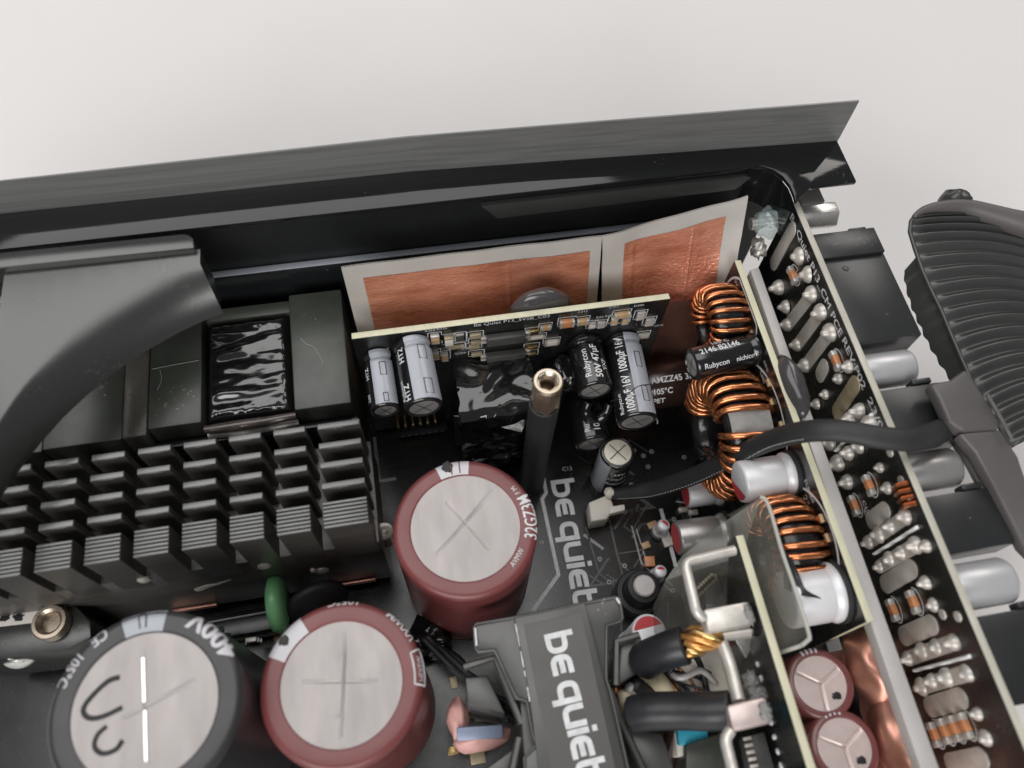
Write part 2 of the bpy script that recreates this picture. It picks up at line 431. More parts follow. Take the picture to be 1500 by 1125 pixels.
# the rounded corner of the opening continues down as a curved wall
g = G(); base = [Vector(p) for p in curve]
for a, b in zip(base[:-1], base[1:]):
    g.add([a + Vector((0,0,-1.4)), b + Vector((0,0,-1.4)), b + Vector((0,0,-14)), a + Vector((0,0,-14))], [(0,1,2,3)])
obj('corner_wall', g, 'anodised', case)
obj('edge_tab', G().obox((106.5, 72.1, 68.0), (3.5, 0.3, 0), (0, 2.4, 0), (0, 0, 0.6)), 'fan_frame', case, bevel=0.15)

# ================================================================== main circuit board
pcb = thing('main_circuit_board', 'black main circuit board with grey word mark lying at the bottom of the housing', 'circuit board', (0, 0, -2))
obj('board', G().box(-150, 98, -120, 79.3, -1.6, 0), 'pcb', pcb, bevel=0.15)
wordmark('be quiet!', 5.35, (30.0, 26.5, 0.0), (-0.015, -1, 0), (1, -0.015, 0), 'logo', pcb, 1.12)
def trace(pts, w, m_='silk_dim', z=0.05):
    g = G(); g.ribbon([(p[0], p[1], z) for p in pts], w, (0, 0, 1)); return obj('trace', g, m_, pcb, smooth=0, weld=False)
trace([(28.1, 31.7, 0.0), (27.9, 22.7, 0.0), (26.3, 20.9, 0.0), (26.7, -3.1, 0.0), (17.1, -12.3, 0.0)], 1.1, 'silk')
trace([(-23.1, 49.9, 0.0), (-22.8, 34.6, 0.0), (-17.7, 34.7, 0.0)], 1.0, 'silk_dim')
trace([(37.8, 10.0, 0.0), (38.8, -4.7, 0.0), (44.4, -11.3, 0.0)], 0.5, 'pcb_grey', 0.04)
trace([(45.6, 10.9, 0.0), (45.4, -2.0, 0.0), (49.9, -8.6, 0.0)], 0.5, 'pcb_grey', 0.04)
trace([(51.9, 8.1, 0.0), (52.1, -3.7, 0.0), (59.0, -13.7, 0.0)], 0.5, 'silk_dim', 0.04)
trace([(53.1, 6.9, 0.0), (53.7, -3.3, 0.0), (59.6, -11.8, 0.0)], 0.4, 'silk_dim', 0.04)
trace([(59.0, 14.8, 0.0), (52.2, 7.0, 0.0)], 0.6, 'pcb_grey', 0.04)
trace([(36.7, 7.7, 0.0), (41.7, 2.4, 0.0)], 0.9, 'silk_dim', 0.04)
trace([(35.5, -4.6, 0.0), (39.5, -8.1, 0.0), (43.9, -7.2, 0.0)], 0.5, 'pcb_grey', 0.04)
trace([(67.5, 13.5, 0.0), (71.6, 12.3, 0.0), (70.1, 5.2, 0.0)], 0.5, 'silk_dim', 0.04)
trace([(62.2, 12.0, 0.0), (62.1, -6.4, 0.0)], 1.2, 'silk', 0.04)
for a in range(9):
    x0 = 22 + 7*a; trace([(x0, -16, 0), (x0 + random.uniform(-3, 3), -26, 0), (x0 + random.uniform(-6, 6), -60, 0)], 0.5, 'pcb_grey', 0.04)
for txt, p, sz in (('MCON2', (39.7, 10.5, 0.0), 1.7), ('C13', (34.4, 29.0, 0.0), 1.9), ('Q61', (67.1, 4.8, 0.0), 1.5), ('D3', (-69.2, -2.4, 0.0), 1.6), ('R8', (24.3, 23.3, 0.0), 1.5)):
    lettering(txt, sz, p, (1, -0.02, 0), (0.02, 1, 0), 'silk', pcb)
random.seed(5)
via0 = None
for k in range(34):
    x_, y_ = random.uniform(22, 75), random.uniform(-16, 34)
    if 29 < x_ < 39: continue
    if via0 is None: via0 = obj('via', G().lathe((x_, y_, 0), (0, 0, 1), [(0.75, 0.0), (0.7, 0.12), (0.35, 0.14), (0.3, 0.02)], 12), 'silk_dim', pcb); vx, vy = x_, y_
    else: share(via0, (x_ - vx, y_ - vy, 0))
for k in range(16):
    x_, y_ = random.uniform(40, 70), random.uniform(-12, 30); pts = [(x_, y_, 0)]
    for s_ in range(3):
        a_ = random.choice((0, 45, 90, 135, 180, 225, 270, 315)); l_ = random.uniform(3, 9)
        pts.append((pts[-1][0] + l_*math.cos(math.radians(a_)), pts[-1][1] + l_*math.sin(math.radians(a_)), 0))
    if all((Vector(a) - Vector(c)).length > 2.5 for a, c in zip(pts, pts[2:])): trace(pts, random.choice((0.4, 0.6, 0.9)), 'pcb_grey', 0.03)
# small parts soldered to the main board
def chip(p, w, h, t_, m_, parent, ang=0.0, name='chip'):
    u = Vector((math.cos(ang), math.sin(ang), 0)); v = Vector((-u.y, u.x, 0))
    return obj(name, G().obox((p[0], p[1], p[2] + t_/2), u*w/2, v*h/2, (0, 0, t_/2)), m_, parent, bevel=0.12)
for p, w, h, tt, mm in (((58.1, 7.1, 0.0), 3, 2, 1.2, 'smd_tan'), ((54.5, 1.2, 0.0), 2.5, 2, 1.2, 'smd_tan'), ((54.2, -4.0, 0.0), 3, 3, 2.2, 'smd_orange'), ((61.2, 2.3, 0.0), 3, 5, 1.5, 'cream_plastic'),
                        ((-66.4, -7.2, 0.0), 8, 3, 2, 'ic'), ((-55.0, -8.2, 0.0), 3, 2, 1.2, 'smd_tan'), ((-10.6, -45.2, 0.0), 3, 2, 1.2, 'gold'), ((-4.4, -48.0, 0.0), 4, 3, 2.0, 'pad_tan'),
                        ((68.8, 10.3, 0.0), 3, 1.6, 1.2, 'pad'), ((71.6, 9.0, 0.0), 3, 1.6, 1.2, 'pad'), ((-8.1, -28.1, 0.0), 2, 3, 1.2, 'pad_tan'), ((1.1, -36.8, 0.0), 9, 6, 3, 'ic')):
    chip(p, w, h, tt, mm, pcb, random.uniform(-0.2, 0.2))

# ================================================================== finned heat sink
hs = thing('finned_heat_sink', 'black metal heat sink with five rows of cross-cut fins beside the round cans', 'heat sink', (-75, 15, 5))
HZ = 57.0
obj('mounting_plate', G().box(-150, -21.4, 2.6, 9.0, 6, 40.5), 'heatsink', hs, bevel=0.2)
obj('fin_bed', G().box(-150, -21.4, 9.05, 31.5, 20, 38.0), 'heatsink', hs, bevel=0.2)
cols = [(-96.0 - 10.6*k, 7.7) for k in range(4, 0, -1)] + [(-96.0 + 10.6*k, 7.7) for k in range(6)] + [(-32.4, 10.3)]
rows = [29.4, 24.2, 19.1, 13.8]
made = {}
for (x0, w) in cols:
    for yb in rows:
        key = ('thin', w)
        if key in made: 
            src, x_, y_ = made[key]
            o = share(src, (x0 - x_, yb - y_, 0)); c = src.children[0]
            share(c, (0, 0, 0), o)
        else:
            g = G().prism([(x0, yb, HZ - 0.3), (x0 + w, yb, HZ - 0.3), (x0 + w, yb - 1.7, HZ - 0.3), (x0, yb - 1.7, HZ - 0.3)], (0, 0, -20))
            o = obj('fin', g, 'heatsink', hs, bevel=0.12, seg=1)
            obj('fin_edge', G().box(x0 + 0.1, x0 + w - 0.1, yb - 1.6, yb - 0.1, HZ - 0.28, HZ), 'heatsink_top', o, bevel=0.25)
            made[key] = (o, x0, yb)
    key = ('thick', w)
    if key in made:
        src, x_ = made[key]
        o = share(src, (x0 - x_, 0, 0))
        for c in src.children: share(c, (0, 0, 0), o)
    else:
        o = obj('front_fin', G().box(x0, x0 + w, 2.55, 9.1, 33, HZ - 0.5), 'heatsink', hs, bevel=0.12, seg=1)
        for k in range(7):
            y0 = 2.5 + k*0.95
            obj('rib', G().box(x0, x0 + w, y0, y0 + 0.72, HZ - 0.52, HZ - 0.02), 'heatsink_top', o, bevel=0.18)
        made[key] = (o, x0)
for p, r in (((-78.4, -1.7, 40.0), 1.6), ((-50.7, -1.2, 36.0), 1.7), ((-38.5, 1.6, 24.0), 1.9), ((-40.5, 3.6, 26.0), 0.8)):
    u = (p[0], 2.2, p[2]); obj('pin_head', G().lathe((u[0], 2.7, u[2]), (0, -1, 0), [(r, 0), (r, 0.5), (r*0.6, 0.9), (0.01, 1.0)], 14), 'pad', hs)
a = un_scratch = [((-70.6, 2.5, 24.1)), ((-67.2, 2.5, 26.2)), ((-65.0, 2.5, 26.2)), ((-60.9, 2.5, 28.5))]
obj('scraped_patch', G().tube([(p[0], 2.5, p[2]) for p in a], [1.2, 1.0, 0.5, 0.3], 6, flat=0.4), 'pad', hs)
obj('copper_strip', G().box(-38, -26, 1.7, 2.55, 7.0, 9.0), 'copper_smooth', hs, bevel=0.2)
obj('copper_strip', G().box(-82, -70, 1.7, 2.55, 7.0, 9.0), 'copper_smooth', hs, bevel=0.2)

# ================================================================== ferrite transformer
tf = thing('ferrite_transformer', 'dark ferrite core transformer with glossy varnished black winding behind the heat sink', 'transformer', (-50, 56, 0))
obj('core_half', G().box(-39.2, -24.6, 38.6, 74.7, 10, 48), 'ferrite', tf, bevel=0.5)
obj('core_half', G().box(-76.2, -62.8, 39.0, 74.7, 10, 47.6), 'ferrite', tf, bevel=0.5)
obj('core_yoke', G().box(-62.7, -39.3, 70.6, 74.7, 10, 45.5), 'ferrite', tf, bevel=0.5)
from mathutils import noise as mnoise
def wind(u, v):
    x = -62.6 + 23.2*u; y = 38.8 + 31.6*v
    e = min(u, 1-u, v, 1-v)
    z = 47.0 - 4.0*math.exp(-(e/0.05)**2) 
    k_ = max(0, min(1, (e - 0.06)/0.12)); z += k_*(1.1*mnoise.noise(Vector((x*0.07, y*0.33, 3))) + 0.35*mnoise.noise(Vector((x*0.22, y*0.7, 7)))) + (1 - k_)*0.5*mnoise.noise(Vector((x*0.9, y*0.9, 1)))
    return (x, y, z)
obj('winding', G().grid(wind, 44, 60), 'varnish', tf, smooth=180)
obj('winding_side', G().box(-62.5, -39.4, 38.0, 39.2, 10, 42.5), 'varnish', tf, bevel=0.6)
obj('resin_bead', G().tube([(-62.6, 37.9, 45.0), (-55, 37.6, 45.4), (-47, 37.8, 45.3), (-39.2, 38.2, 45.6)], [1.1, 1.5, 1.3, 1.0], 10), 'amber_glue', tf)
obj('resin_bead', G().tube([(-62.6, 37.7, 42.0), (-52, 37.2, 42.2), (-39.2, 37.6, 42.6)], [1.0, 1.2, 0.8], 10), 'solder', tf)
obj('bobbin_flange', G().box(-77, -23.8, 36.2, 38.0, 10, 41), 'case_inner', tf, bevel=0.4)

ch = thing('ferrite_choke', 'dark ferrite choke with clear plastic spacer partly under the plastic air duct', 'choke', (-100, 56, 0))
obj('core_half', G().box(-103, -83.5, 38.5, 74, 8, 45), 'ferrite', ch, bevel=0.5)
obj('spacer', G().box(-83.2, -76.8, 38.0, 74, 8, 46.2), 'smoky', ch, bevel=0.8)
obj('core_half', G().box(-132, -103.4, 38.5, 74, 8, 44), 'ferrite', ch, bevel=0.5)

# ================================================================== plastic air duct (left)
duct = thing('plastic_air_duct', 'smooth dark plastic air duct with curved skirt at the far corner', 'air duct', (-100, 60, 60))
ridge = [(-55.1, 68.0, 75.0), (-60.1, 68.1, 75.0), (-64.9, 67.0, 75.0), (-70.7, 63.8, 75.0), (-77.5, 59.7, 75.0), (-84.0, 54.2, 75.0), (-89.4, 47.2, 75.0), (-93.3, 41.4, 75.0), (-96.2, 35.2, 75.0), (-100.7, 25.2, 75.0)]
skirt = [(-52.1, 58.9, 66.0), (-57.2, 57.2, 66.0), (-62.8, 54.8, 66.0), (-70.1, 50.9, 66.0), (-77.4, 45.9, 66.0), (-83.3, 40.7, 66.0), (-88.4, 35.4, 66.0), (-92.7, 29.8, 66.0), (-96.8, 23.4, 66.0), (-102.5, 13.2, 66.0)]
g = G(); K = 7
def duct_pt(i, v):
    a, b = Vector(ridge[i]), Vector(skirt[i])
    s_ = math.sin(v*PI/2); c_ = 1 - math.cos(v*PI/2)
    return Vector((a.x + (b.x-a.x)*(0.55*s_+0.45*v), a.y + (b.y-a.y)*(0.55*s_+0.45*v), a.z + (b.z-a.z)*(0.6*c_+0.4*v)))
n_ = len(ridge)
vs = [duct_pt(i, k/K) for k in range(K+1) for i in range(n_)]
fs = [(k*n_+i, k*n_+i+1, (k+1)*n_+i+1, (k+1)*n_+i) for k in range(K) for i in range(n_-1)]
top0 = len(vs)
back = [Vector((p[0], 72.4, 75)) for p in ridge]
for i in range(n_): vs.append(back[i])
fs += [(i, top0+i, top0+i+1, i+1) for i in range(n_-1)]
b0 = len(vs)                                     # thickness below the skirt
for i in range(n_): vs.append(Vector(skirt[i]) + Vector((-0.6, 1.6, -1.2)))
fs += [(K*n_+i, K*n_+i+1, b0+i+1, b0+i) for i in range(n_-1)]
g.add(vs, fs)
obj('shroud', g, 'duct', duct, smooth=60)
obj('back_lip', G().prism([(-110.6, 76.8, 77.0), (-101.3, 76.6, 77.0), (-58.6, 76.2, 77.0), (-57.3, 75.8, 77.0), (-56.2, 74.6, 77.0), (-55.8, 71.4, 77.0), (-100.8, 72.0, 77.0), (-110.0, 72.1, 77.0)], (0, 0, -6)), 'duct', duct, bevel=0.6)
cap_pts = [back[0]] + [duct_pt(0, k/K) for k in range(K+1)] + [Vector(skirt[0]) + Vector((-0.6, 1.6, -1.2)), Vector((back[0].x, back[0].y, 64))]
g = G(); g.add(cap_pts, [tuple(range(len(cap_pts)))])
obj('end_face', g, 'duct', duct, smooth=0, weld=False)

# ================================================================== bulk capacitors
def cap_curve(c, r, ztop, z0, shoulder=1.6, off=0.06):
    def fn(th, v):         # v: distance up the side, over the shoulder and inwards
        side = (ztop - shoulder) - z0
        if v <= side: rr, z = r + off, z0 + v
        else:
            a = (v - side)/shoulder
            if a <= PI/2: rr, z = r - shoulder + (shoulder+off)*math.cos(a), ztop - shoulder + (shoulder+off)*math.sin(a)
            else: rr, z = r - shoulder - (v - side - shoulder*PI/2), ztop + off
        return Vector((c[0] + rr*math.cos(th), c[1] + rr*math.sin(th), z))
    return fn

def disc_top(c, r, z, scores, depth=0.2, wid=0.26, seed=0, dents=()):
    g = G(); nr, na = 64, 150
    def h(x, y):
        d = 0.0
        for (x0, y0, x1, y1) in scores:
            dx, dy = x1-x0, y1-y0; L2 = dx*dx+dy*dy
            t_ = max(0, min(1, ((x-x0)*dx+(y-y0)*dy)/L2)); e_ = math.hypot(x-x0-t_*dx, y-y0-t_*dy)
            d -= depth*math.exp(-(e_/wid)**2)
        for (x0, y0, rr, dd) in dents:
            d -= dd*math.exp(-((x-x0)**2+(y-y0)**2)/rr**2)
        return d + 0.10*mnoise.noise(Vector((x*0.12, y*0.12, seed)))
    vs = [Vector((c[0], c[1], z + h(0, 0)))]; fs = []
    for j in range(1, nr+1):
        q = r*j/nr
        for i in range(na):
            a = 2*PI*i/na; x, y = q*math.cos(a), q*math.sin(a)
            vs.append(Vector((c[0]+x, c[1]+y, z + h(x, y)*(1 if j < nr else 0))))
    for i in range(na): fs.append((0, 1+i, 1+(i+1) % na))
    for j in range(nr-1):
        for i in range(na):
            k = (i+1) % na; fs.append((1+j*na+i, 1+(j+1)*na+i, 1+(j+1)*na+k, 1+j*na+k))
    return g.add(vs, fs)

def bulk_cap(label, c, r, ztop, sleeve, rdisc, stripe, scores, texts, stripe_mat='stripe_white', seed=0, dents=()):
    t_ = thing('bulk_capacitor', label, 'capacitor', (c[0], c[1], 0), 'large mains capacitors')
    sh = 1.7
    prof = [(r*0.9, 0), (r, 0.8), (r, ztop - sh)]
    for k in range(1, 7): a = k*PI/12; prof.append((r - sh + sh*math.cos(a), ztop - sh + sh*math.sin(a)))
    prof += [(rdisc + 0.5, ztop - 0.02), (rdisc + 0.1, ztop - 0.08), (rdisc - 0.1, ztop - 0.25), (rdisc - 0.4, ztop - 1.0)]
    body = obj('sleeve', G().lathe((c[0], c[1], 0), (0, 0, 1), prof, 96), sleeve, t_, smooth=50)
    obj('lid', disc_top(c, rdisc - 0.02, ztop - 0.2, scores, seed=seed, dents=dents), 'can_top', t_, smooth=180)
    fn = cap_curve(c, r, ztop, 2.0, sh)
    a0, a1 = stripe; L_ = (ztop - sh - 2) + sh*PI/2 + (r - sh - rdisc - 0.3)
    g = G().grid(lambda u, v: fn(a0 + (a1-a0)*u, v*L_), 16, 60)
    st = obj('polarity_stripe', g, stripe_mat, t_, smooth=180)
    fn2 = cap_curve(c, r, ztop, 2.0, sh, off=0.12)
    for (txt, size, ang, down, bold, m_, *wd) in texts:      # ang: start angle, down: distance of the baseline below the ring's inner edge
        v0 = L_ - down
        wrap_text(txt, size, lambda x, y, A=ang, v0=v0: fn2(A + x/r, v0 + y), m_, t_, bold, step=0.7, width=wd[0] if wd else None)
    return t_, fn2, L_

R2 = math.radians
c1 = (0.0, 0.0)
t1, f1, L1 = bulk_cap('maroon capacitor with pale lid standing beside the grey word mark on the main board', c1, 17.5, 50, 'maroon', 13.2, (R2(79), R2(108)),
         [(-7.5, -5.5, 8.0, 8.3), (-3.6, 6.9, 4.6, -6.0)], [('32GZ3M', 4.5, R2(-20), 3.9, 0.06, 'silk', 12.5), ('AVMW', 1.9, R2(-50), 1.6, 0.0, 'silk'), ('F M', 1.8, R2(24), 2.4, 0, 'silk')],
         seed=1, dents=[(4.5, 5.0, 4, 0.25), (1.5, 7.5, 2.5, 0.12)])
p = f1(R2(98.5), L1 - 2.6); obj('ink_blot', G().blob(p, (1.2, 1.5, 0.12), 4, 0.3), 'marker', t1)
def dense(av, n=8):
    out = []
    for (a, v), (b, w_) in zip(av[:-1], av[1:]): out += [(a + (b-a)*i/n, v + (w_-v)*i/n) for i in range(n)]
    return out + [av[-1]]
q = [f1(R2(a), L1 - v) for a, v in dense(((95.5, 0.4), (95.5, 4.2), (94, 5), (89, 5), (87.5, 4.2), (87.5, 0.4)))]
obj('stripe_symbol', G().tube(q, 0.16, 5), 'maroon', t1)
c2 = (-31.3, -31.3, 54.0)
t2, f2, L2_ = bulk_cap('maroon capacitor with heart-shaped ink spot on its pale band between two other cans', c2, 17.5, 54, 'maroon', 13.0, (R2(118), R2(152)),
         [(-0.8, -11.0, 1.6, 10.2), (-8.0, 1.6, 7.6, -0.9)], [('105°C', 3.0, R2(72), 5.4, 0.03, 'silk', 7.5), ('VXWM', 3.2, R2(22), 5.4, 0.05, 'silk', 8.5), ('HFXEW', 2.0, R2(-8), 4.6, 0, 'silk', 5.5)], seed=2,
         dents=[(-1, -7, 0.8, 0.12), (0.6, 5.2, 1.0, 0.12)])
obj('score_ridge', G().tube([(c2[0] - 0.8, c2[1] - 10.5, 53.72), (c2[0] + 1.6, c2[1] + 9.8, 53.72)], 0.12, 6), 'can_top', t2)
p = f2(R2(137), L2_ - 2.7)
obj('ink_blot', G().blob(p, (1.05, 1.15, 0.12), 2, 0.25), 'marker', t2)
q = [f2(R2(a), L2_ - v) for a, v in dense(((14, 2.4), (15, 5.6), (-11, 5.6), (-10, 2.4), (14, 2.4)))]
obj('printed_frame', G().tube(q, 0.2, 5), 'silk', t2)
c3 = (-68.5, -30.7, 64.0)
t3, f3, L3_ = bulk_cap('grey sleeved capacitor with hand-drawn black marks on its pale lid', c3, 19.0, 64, 'grey_sleeve', 14.2, (R2(78), R2(107)),
         [(-0.8, 10.5, 0.6, -10.8), (-4.0, -1.5, 9.5, 3.2)], [('400V', 5.0, R2(22), 5.2, 0.16, 'stripe_white', 13.5), ('CE', 3.2, R2(117), 4.3, 0.05, 'stripe_white'), ('105°C', 3.0, R2(136), 4.2, 0.05, 'stripe_white'), ('(M)', 2.6, R2(130), 8.4, 0.05, 'stripe_white')],
         'stripe_grey', seed=3)
q = [f3(R2(a), L3_ - v) for a, v in dense(((95.5, 1.0), (96, 3.4), (94.5, 4.3), (92.5, 4.3), (91, 3.4), (91.2, 1.0)))]
obj('stripe_symbol', G().tube(q, 0.14, 5), 'stripe_line', t3)
for q_ in ([(-0.75, 9.5, 0), (-0.45, 4.5, 0), (-0.2, 0.8, 0)], [(0.0, -0.8, 0), (0.25, -5.5, 0), (0.55, -10.2, 0)]):
    g = G(); g.ribbon([(c3[0] + a_[0], c3[1] + a_[1], 63.93) for a_ in q_], 0.5, (0, 0, 1)); obj('score_glint', g, 'polished', t3, smooth=0, weld=False)  # bright ribbons added to stand in for the glint along the score
def mark(pts):
    pts = [Vector(p) for p in pts]; out = []
    for i in range(len(pts)-1):                                     # Catmull-Rom through the points
        a, b, c_, d = pts[max(i-1, 0)], pts[i], pts[i+1], pts[min(i+2, len(pts)-1)]
        for k in range(6):
            t_ = k/6; out.append(0.5*((2*b) + (-a+c_)*t_ + (2*a-5*b+4*c_-d)*t_**2 + (-a+3*b-3*c_+d)*t_**3))
    return out + [pts[-1]]
obj('marker_stroke', G().tube(mark([(-73.7, -24.3, 63.7), (-76.1, -24.8, 63.7), (-79.3, -27.5, 63.7), (-80.4, -29.5, 63.7), (-79.2, -31.1, 63.7), (-76.6, -31.3, 63.7), (-72.9, -30.2, 63.7)]), 0.62, 8, flat=0.35, up=(0, 0, 1)), 'marker', t3)
obj('marker_stroke', G().tube(mark([(-75.7, -33.2, 63.7), (-77.4, -34.6, 63.7), (-77.8, -36.6, 63.7), (-76.2, -38.1, 63.7), (-73.8, -37.8, 63.7), (-72.6, -36.3, 63.7)]), 0.58, 8, flat=0.35, up=(0, 0, 1)), 'marker', t3)

# glue around the foot of the nearer can
gl = obj('glue_blob', G().blob((-13.0, -16.2, 6.0), (6, 5, 6), 3, 0.3), 'black_glue', smooth=180)
tag(gl, 'shiny black glue lump at the foot between the maroon cans', 'glue')

# ================================================================== varistor and neighbours
vr = thing('green_varistor', 'green coated disc component standing between heat sink and maroon can', 'varistor', (-52.2, -2.0, 14.0))
p = Vector((-51.1, -3.2, 20.0))
obj('disc', G().lathe(p + Vector((-2.4, 0, 0)), (1, 0, 0), [(0.01, 0), (5, 0.1), (7.2, 0.9), (7.9, 2.4), (7.2, 3.9), (5, 4.7), (0.01, 4.8)], 40), 'green', vr, smooth=180)
for s_ in (-1, 1): obj('lead', G().cyl(p + Vector((0, 3*s_, -7)), (p.x, p.y + 3*s_, 0), 0.4), 'steel', vr)
nt_ = thing('black_thermistor', 'dark round coated disc right of the green varistor', 'thermistor', (-40.8, -3.0, 14.0))
p = Vector((-40.9, -4.3, 16.0))
obj('disc', G().lathe(p + Vector((-1, 2.5, 0)), (0.3, -1, 0.3), [(0.01, 0), (6, 0.2), (8, 1.2), (8.6, 2.6), (7.5, 4), (0.01, 4.4)], 36), 'rubber', nt_, smooth=180)
for s_ in (-1, 1): obj('lead', G().cyl(p + Vector((3*s_, 0, -7)), (p.x + 3*s_, p.y, 0), 0.4), 'steel', nt_)
fr = thing('mains_filter_block', 'low dark rectangular block under the heat sink front edge', 'filter', (-50.2, -3.0, 4.0))
obj('block', G().obox((-66.1, -5.0, 8.0), (14, 0.2, 0), (0, 3.2, 0), (0, 0, 4)), 'case_inner', fr, bevel=0.4)
obj('ridge', G().obox((-64.0, -3.5, 12.6), (14, 0.2, 0), (0, 0.25, 0), (0, 0, 0.5)), 'silk_dim', fr, bevel=0.1)
for k in range(3): obj('terminal', G().obox((-60.1, -9.9, 9.0), (2.2 - 0.4*k, 0, 0), (0, 0.6, 0), (0, 0, 0.5 + 1.5*k)), 'pad', fr, bevel=0.1)

gb = thing('earth_bracket', 'dark bracket with pale label at the heat sink front corner', 'bracket', (-110.7, -5.1, 20.0))
P0 = Vector((-109.8, -2.1, 26.0))
obj('block', G().prism([(-127.9, 4.1, 27.0), (-101.2, 4.0, 27.0), (-95.8, -2.1, 27.0), (-95.5, -6.3, 27.0), (-100.7, -8.5, 27.0), (-126.4, -7.3, 27.0)], (0, 0, -22)), 'duct', gb, bevel=0.5)
obj('label_plate', G().prism([(-128.0, 6.6, 27.4), (-100.5, 4.1, 27.4), (-101.9, 2.6, 27.4), (-109.7, -0.2, 27.4), (-127.2, 0.5, 27.4)], (0, 0, -0.35)), 'paper', gb, bevel=0.1)
for a_ in (18, 30, -4): obj('printed_mark', G().blob((-113.3, 1.7, 27.5) if a_ == 30 else ((-116.4, 2.1, 27.5) if a_ == 18 else (-110.5, 3.8, 27.5)), (1.1, 0.8, 0.06), a_, 0.5), 'marker', gb)
ey = thing('brass_eyelet', 'hollow brass eyelet fixed in the dark bracket', 'eyelet', (-105.9, -0.7, 27.0))
c_ = Vector((-104.5, -1.4, 30.0))
obj('collar', G().lathe((c_.x, c_.y, 27.5), (0, 0, 1), [(4.4, 0), (4.4, 2.2), (4.0, 2.9), (3.2, 2.9), (2.5, 2.2), (2.4, 0.2), (0.01, 0.2)], 40), 'brass', ey)
nu = thing('steel_nut', 'bright steel hex nut below the brass eyelet at the picture edge', 'nut', (-115.0, -4.4, 25.0))
c_ = Vector((-115.3, -4.0, 25.0))
obj('hex_body', G().cyl((c_.x, c_.y, 21), (c_.x, c_.y, 26), 4.2, n=6), 'steel', nu, bevel=0.4)
obj('washer', G().cyl((c_.x, c_.y, 19.8), (c_.x, c_.y, 21), 5.4, n=32), 'steel', nu, bevel=0.2)
wr = thing('twisted_wires', 'thin dark green twisted wires running between the grey and maroon cans', 'wires', (-62.2, -14.9, 20.0))
for k in range(2):
    pts = []
    A_, B_ = Vector((-66.2, -8.5, 22.0)), Vector((-56.8, -19.2, 14.0))
    for i in range(31):
        s_ = i/30; a = s_*22 + k*PI
        pts.append(A_.lerp(B_, s_) + Vector((math.cos(a)*1.0, math.sin(a)*0.9, math.sin(a)*1.0)))
    obj('strand', G().tube(pts, 0.9, 8), 'green_wire', wr)
for pts in ([(-36.5, 60, 48.15), (-35, 58, 48.15), (-33, 56.5, 48.15), (-31.5, 53, 48.15), (-31, 51, 48.15)], [(-75.5, 56.5, 47.75), (-70, 57, 47.75), (-63.5, 57.4, 47.75)], [(-74, 50, 47.75), (-73, 53, 47.75), (-73.5, 56, 47.75)]):
    obj('scratch', G().tube(mark(pts), 0.07, 5), 'silk_dim', tf)
cl = thing('cream_clip', 'small cream plastic clip with a hole between heat sink and maroon can', 'clip', (-21.9, 8.4, 24.0))
p = Vector((-21.1, 9.0, 30.0))
obj('ring', G().lathe(p, (0.2, -1, 0.5), [(1.2, 0), (2.5, 0), (2.5, 1.2), (1.2, 1.2), (1.2, 0)], 24), 'cream_plastic', cl)
obj('stem', G().cyl(p + Vector((0.3, -0.5, -2)), p + Vector((0.3, 0, -12)), 1.3), 'cream_plastic', cl)

# ================================================================== copper shields
def sheet(name, label, quad, foil, parent_loc, wav=0.25, seed=0, crease=1.0):
    t_ = thing(name, label, 'shield', parent_loc, 'copper shields along the far wall')
    A, B, C_, D = [Vector(p) for p in quad]           # top-left, top-right, bottom-right, bottom-left
    nrm = (B - A).cross(D - A).normalized()
    if nrm.y > 0: nrm = -nrm
    def P(u, v): return A*(1-u)*(1-v) + B*u*(1-v) + C_*u*v + D*(1-u)*v
    w = lambda u, v, k: nrm*(k*mnoise.noise(Vector((u*4, v*3, seed))))
    g = G().grid(lambda u, v: P(u, v) + w(u, v, wav), 30, 16)
    g.grid(lambda u, v: P(1-u, v) + w(1-u, v, wav) - nrm*0.35, 30, 16)
    obj('insulating_sheet', g, 'mylar_grey', t_, smooth=180, weld=False)
    for (u0, u1, v0, v1) in foil:
        def F(u, v):
            U_, V_ = u0 + (u1-u0)*u, v0 + (v1-v0)*v
            e = min(u, 1-u, v*0.6, 1)
            q_ = Vector((U_*9, V_*7, seed+5)); n1 = 1 - abs(mnoise.noise(q_*2.2))*2.2; n2 = 1 - abs(mnoise.noise(q_*5.1 + Vector((3, 1, 0))))*2.0
            k = 0.06 + crease*min(1, e*14)*(max(0.08, min(1, (v - 0.22)*3))*(0.26*max(0, n1)**4 + 0.10*max(0, n2)**4) + 0.04*mnoise.noise(q_*9))
            k += 0.35*min(1, e*14)*math.exp(-((U_ - 0.21)/0.018)**2)*(0.6 + 0.4*mnoise.noise(q_*3)) + 0.22*min(1, e*14)*math.exp(-((U_ - 0.63)/0.008)**2)
            return P(U_, V_) + w(U_, V_, wav) + nrm*(0.12 + max(-0.02, k))
        obj('copper_foil', G().grid(F, 200, 90), 'copper', t_, smooth=180)
    return t_
sheet('copper_shield', 'flat copper foil on grey sheet standing behind the small upright board', [(-21.9, 65.6, 70.0), (45.9, 65.9, 70.0), (51.6, 65.3, 4), (-21.8, 65.3, 4)],
      [(0.07, 0.955, 0.085, 0.98)], (13, 65, 4), wav=0.7, seed=1)
sheet('copper_shield', 'copper foil on grey sheet leaning back towards the corner of the housing', [(46.0, 65.9, 70.0), (88.0, 72.8, 71.0), (86.0, 57.7, 46.0), (51.1, 65.2, 31.4)],
      [(0.15, 0.86, 0.14, 0.985)], (68, 64, 40), wav=0.9, seed=3, crease=0.35)
dk = obj('copper_curtain', G().grid(lambda u, v: Vector(( 63 + 17*u, 57.5 - 3*v + 2.0*math.sin(u*5)*v, 47 - 42*v)), 24, 16), 'copper_smooth', smooth=180)
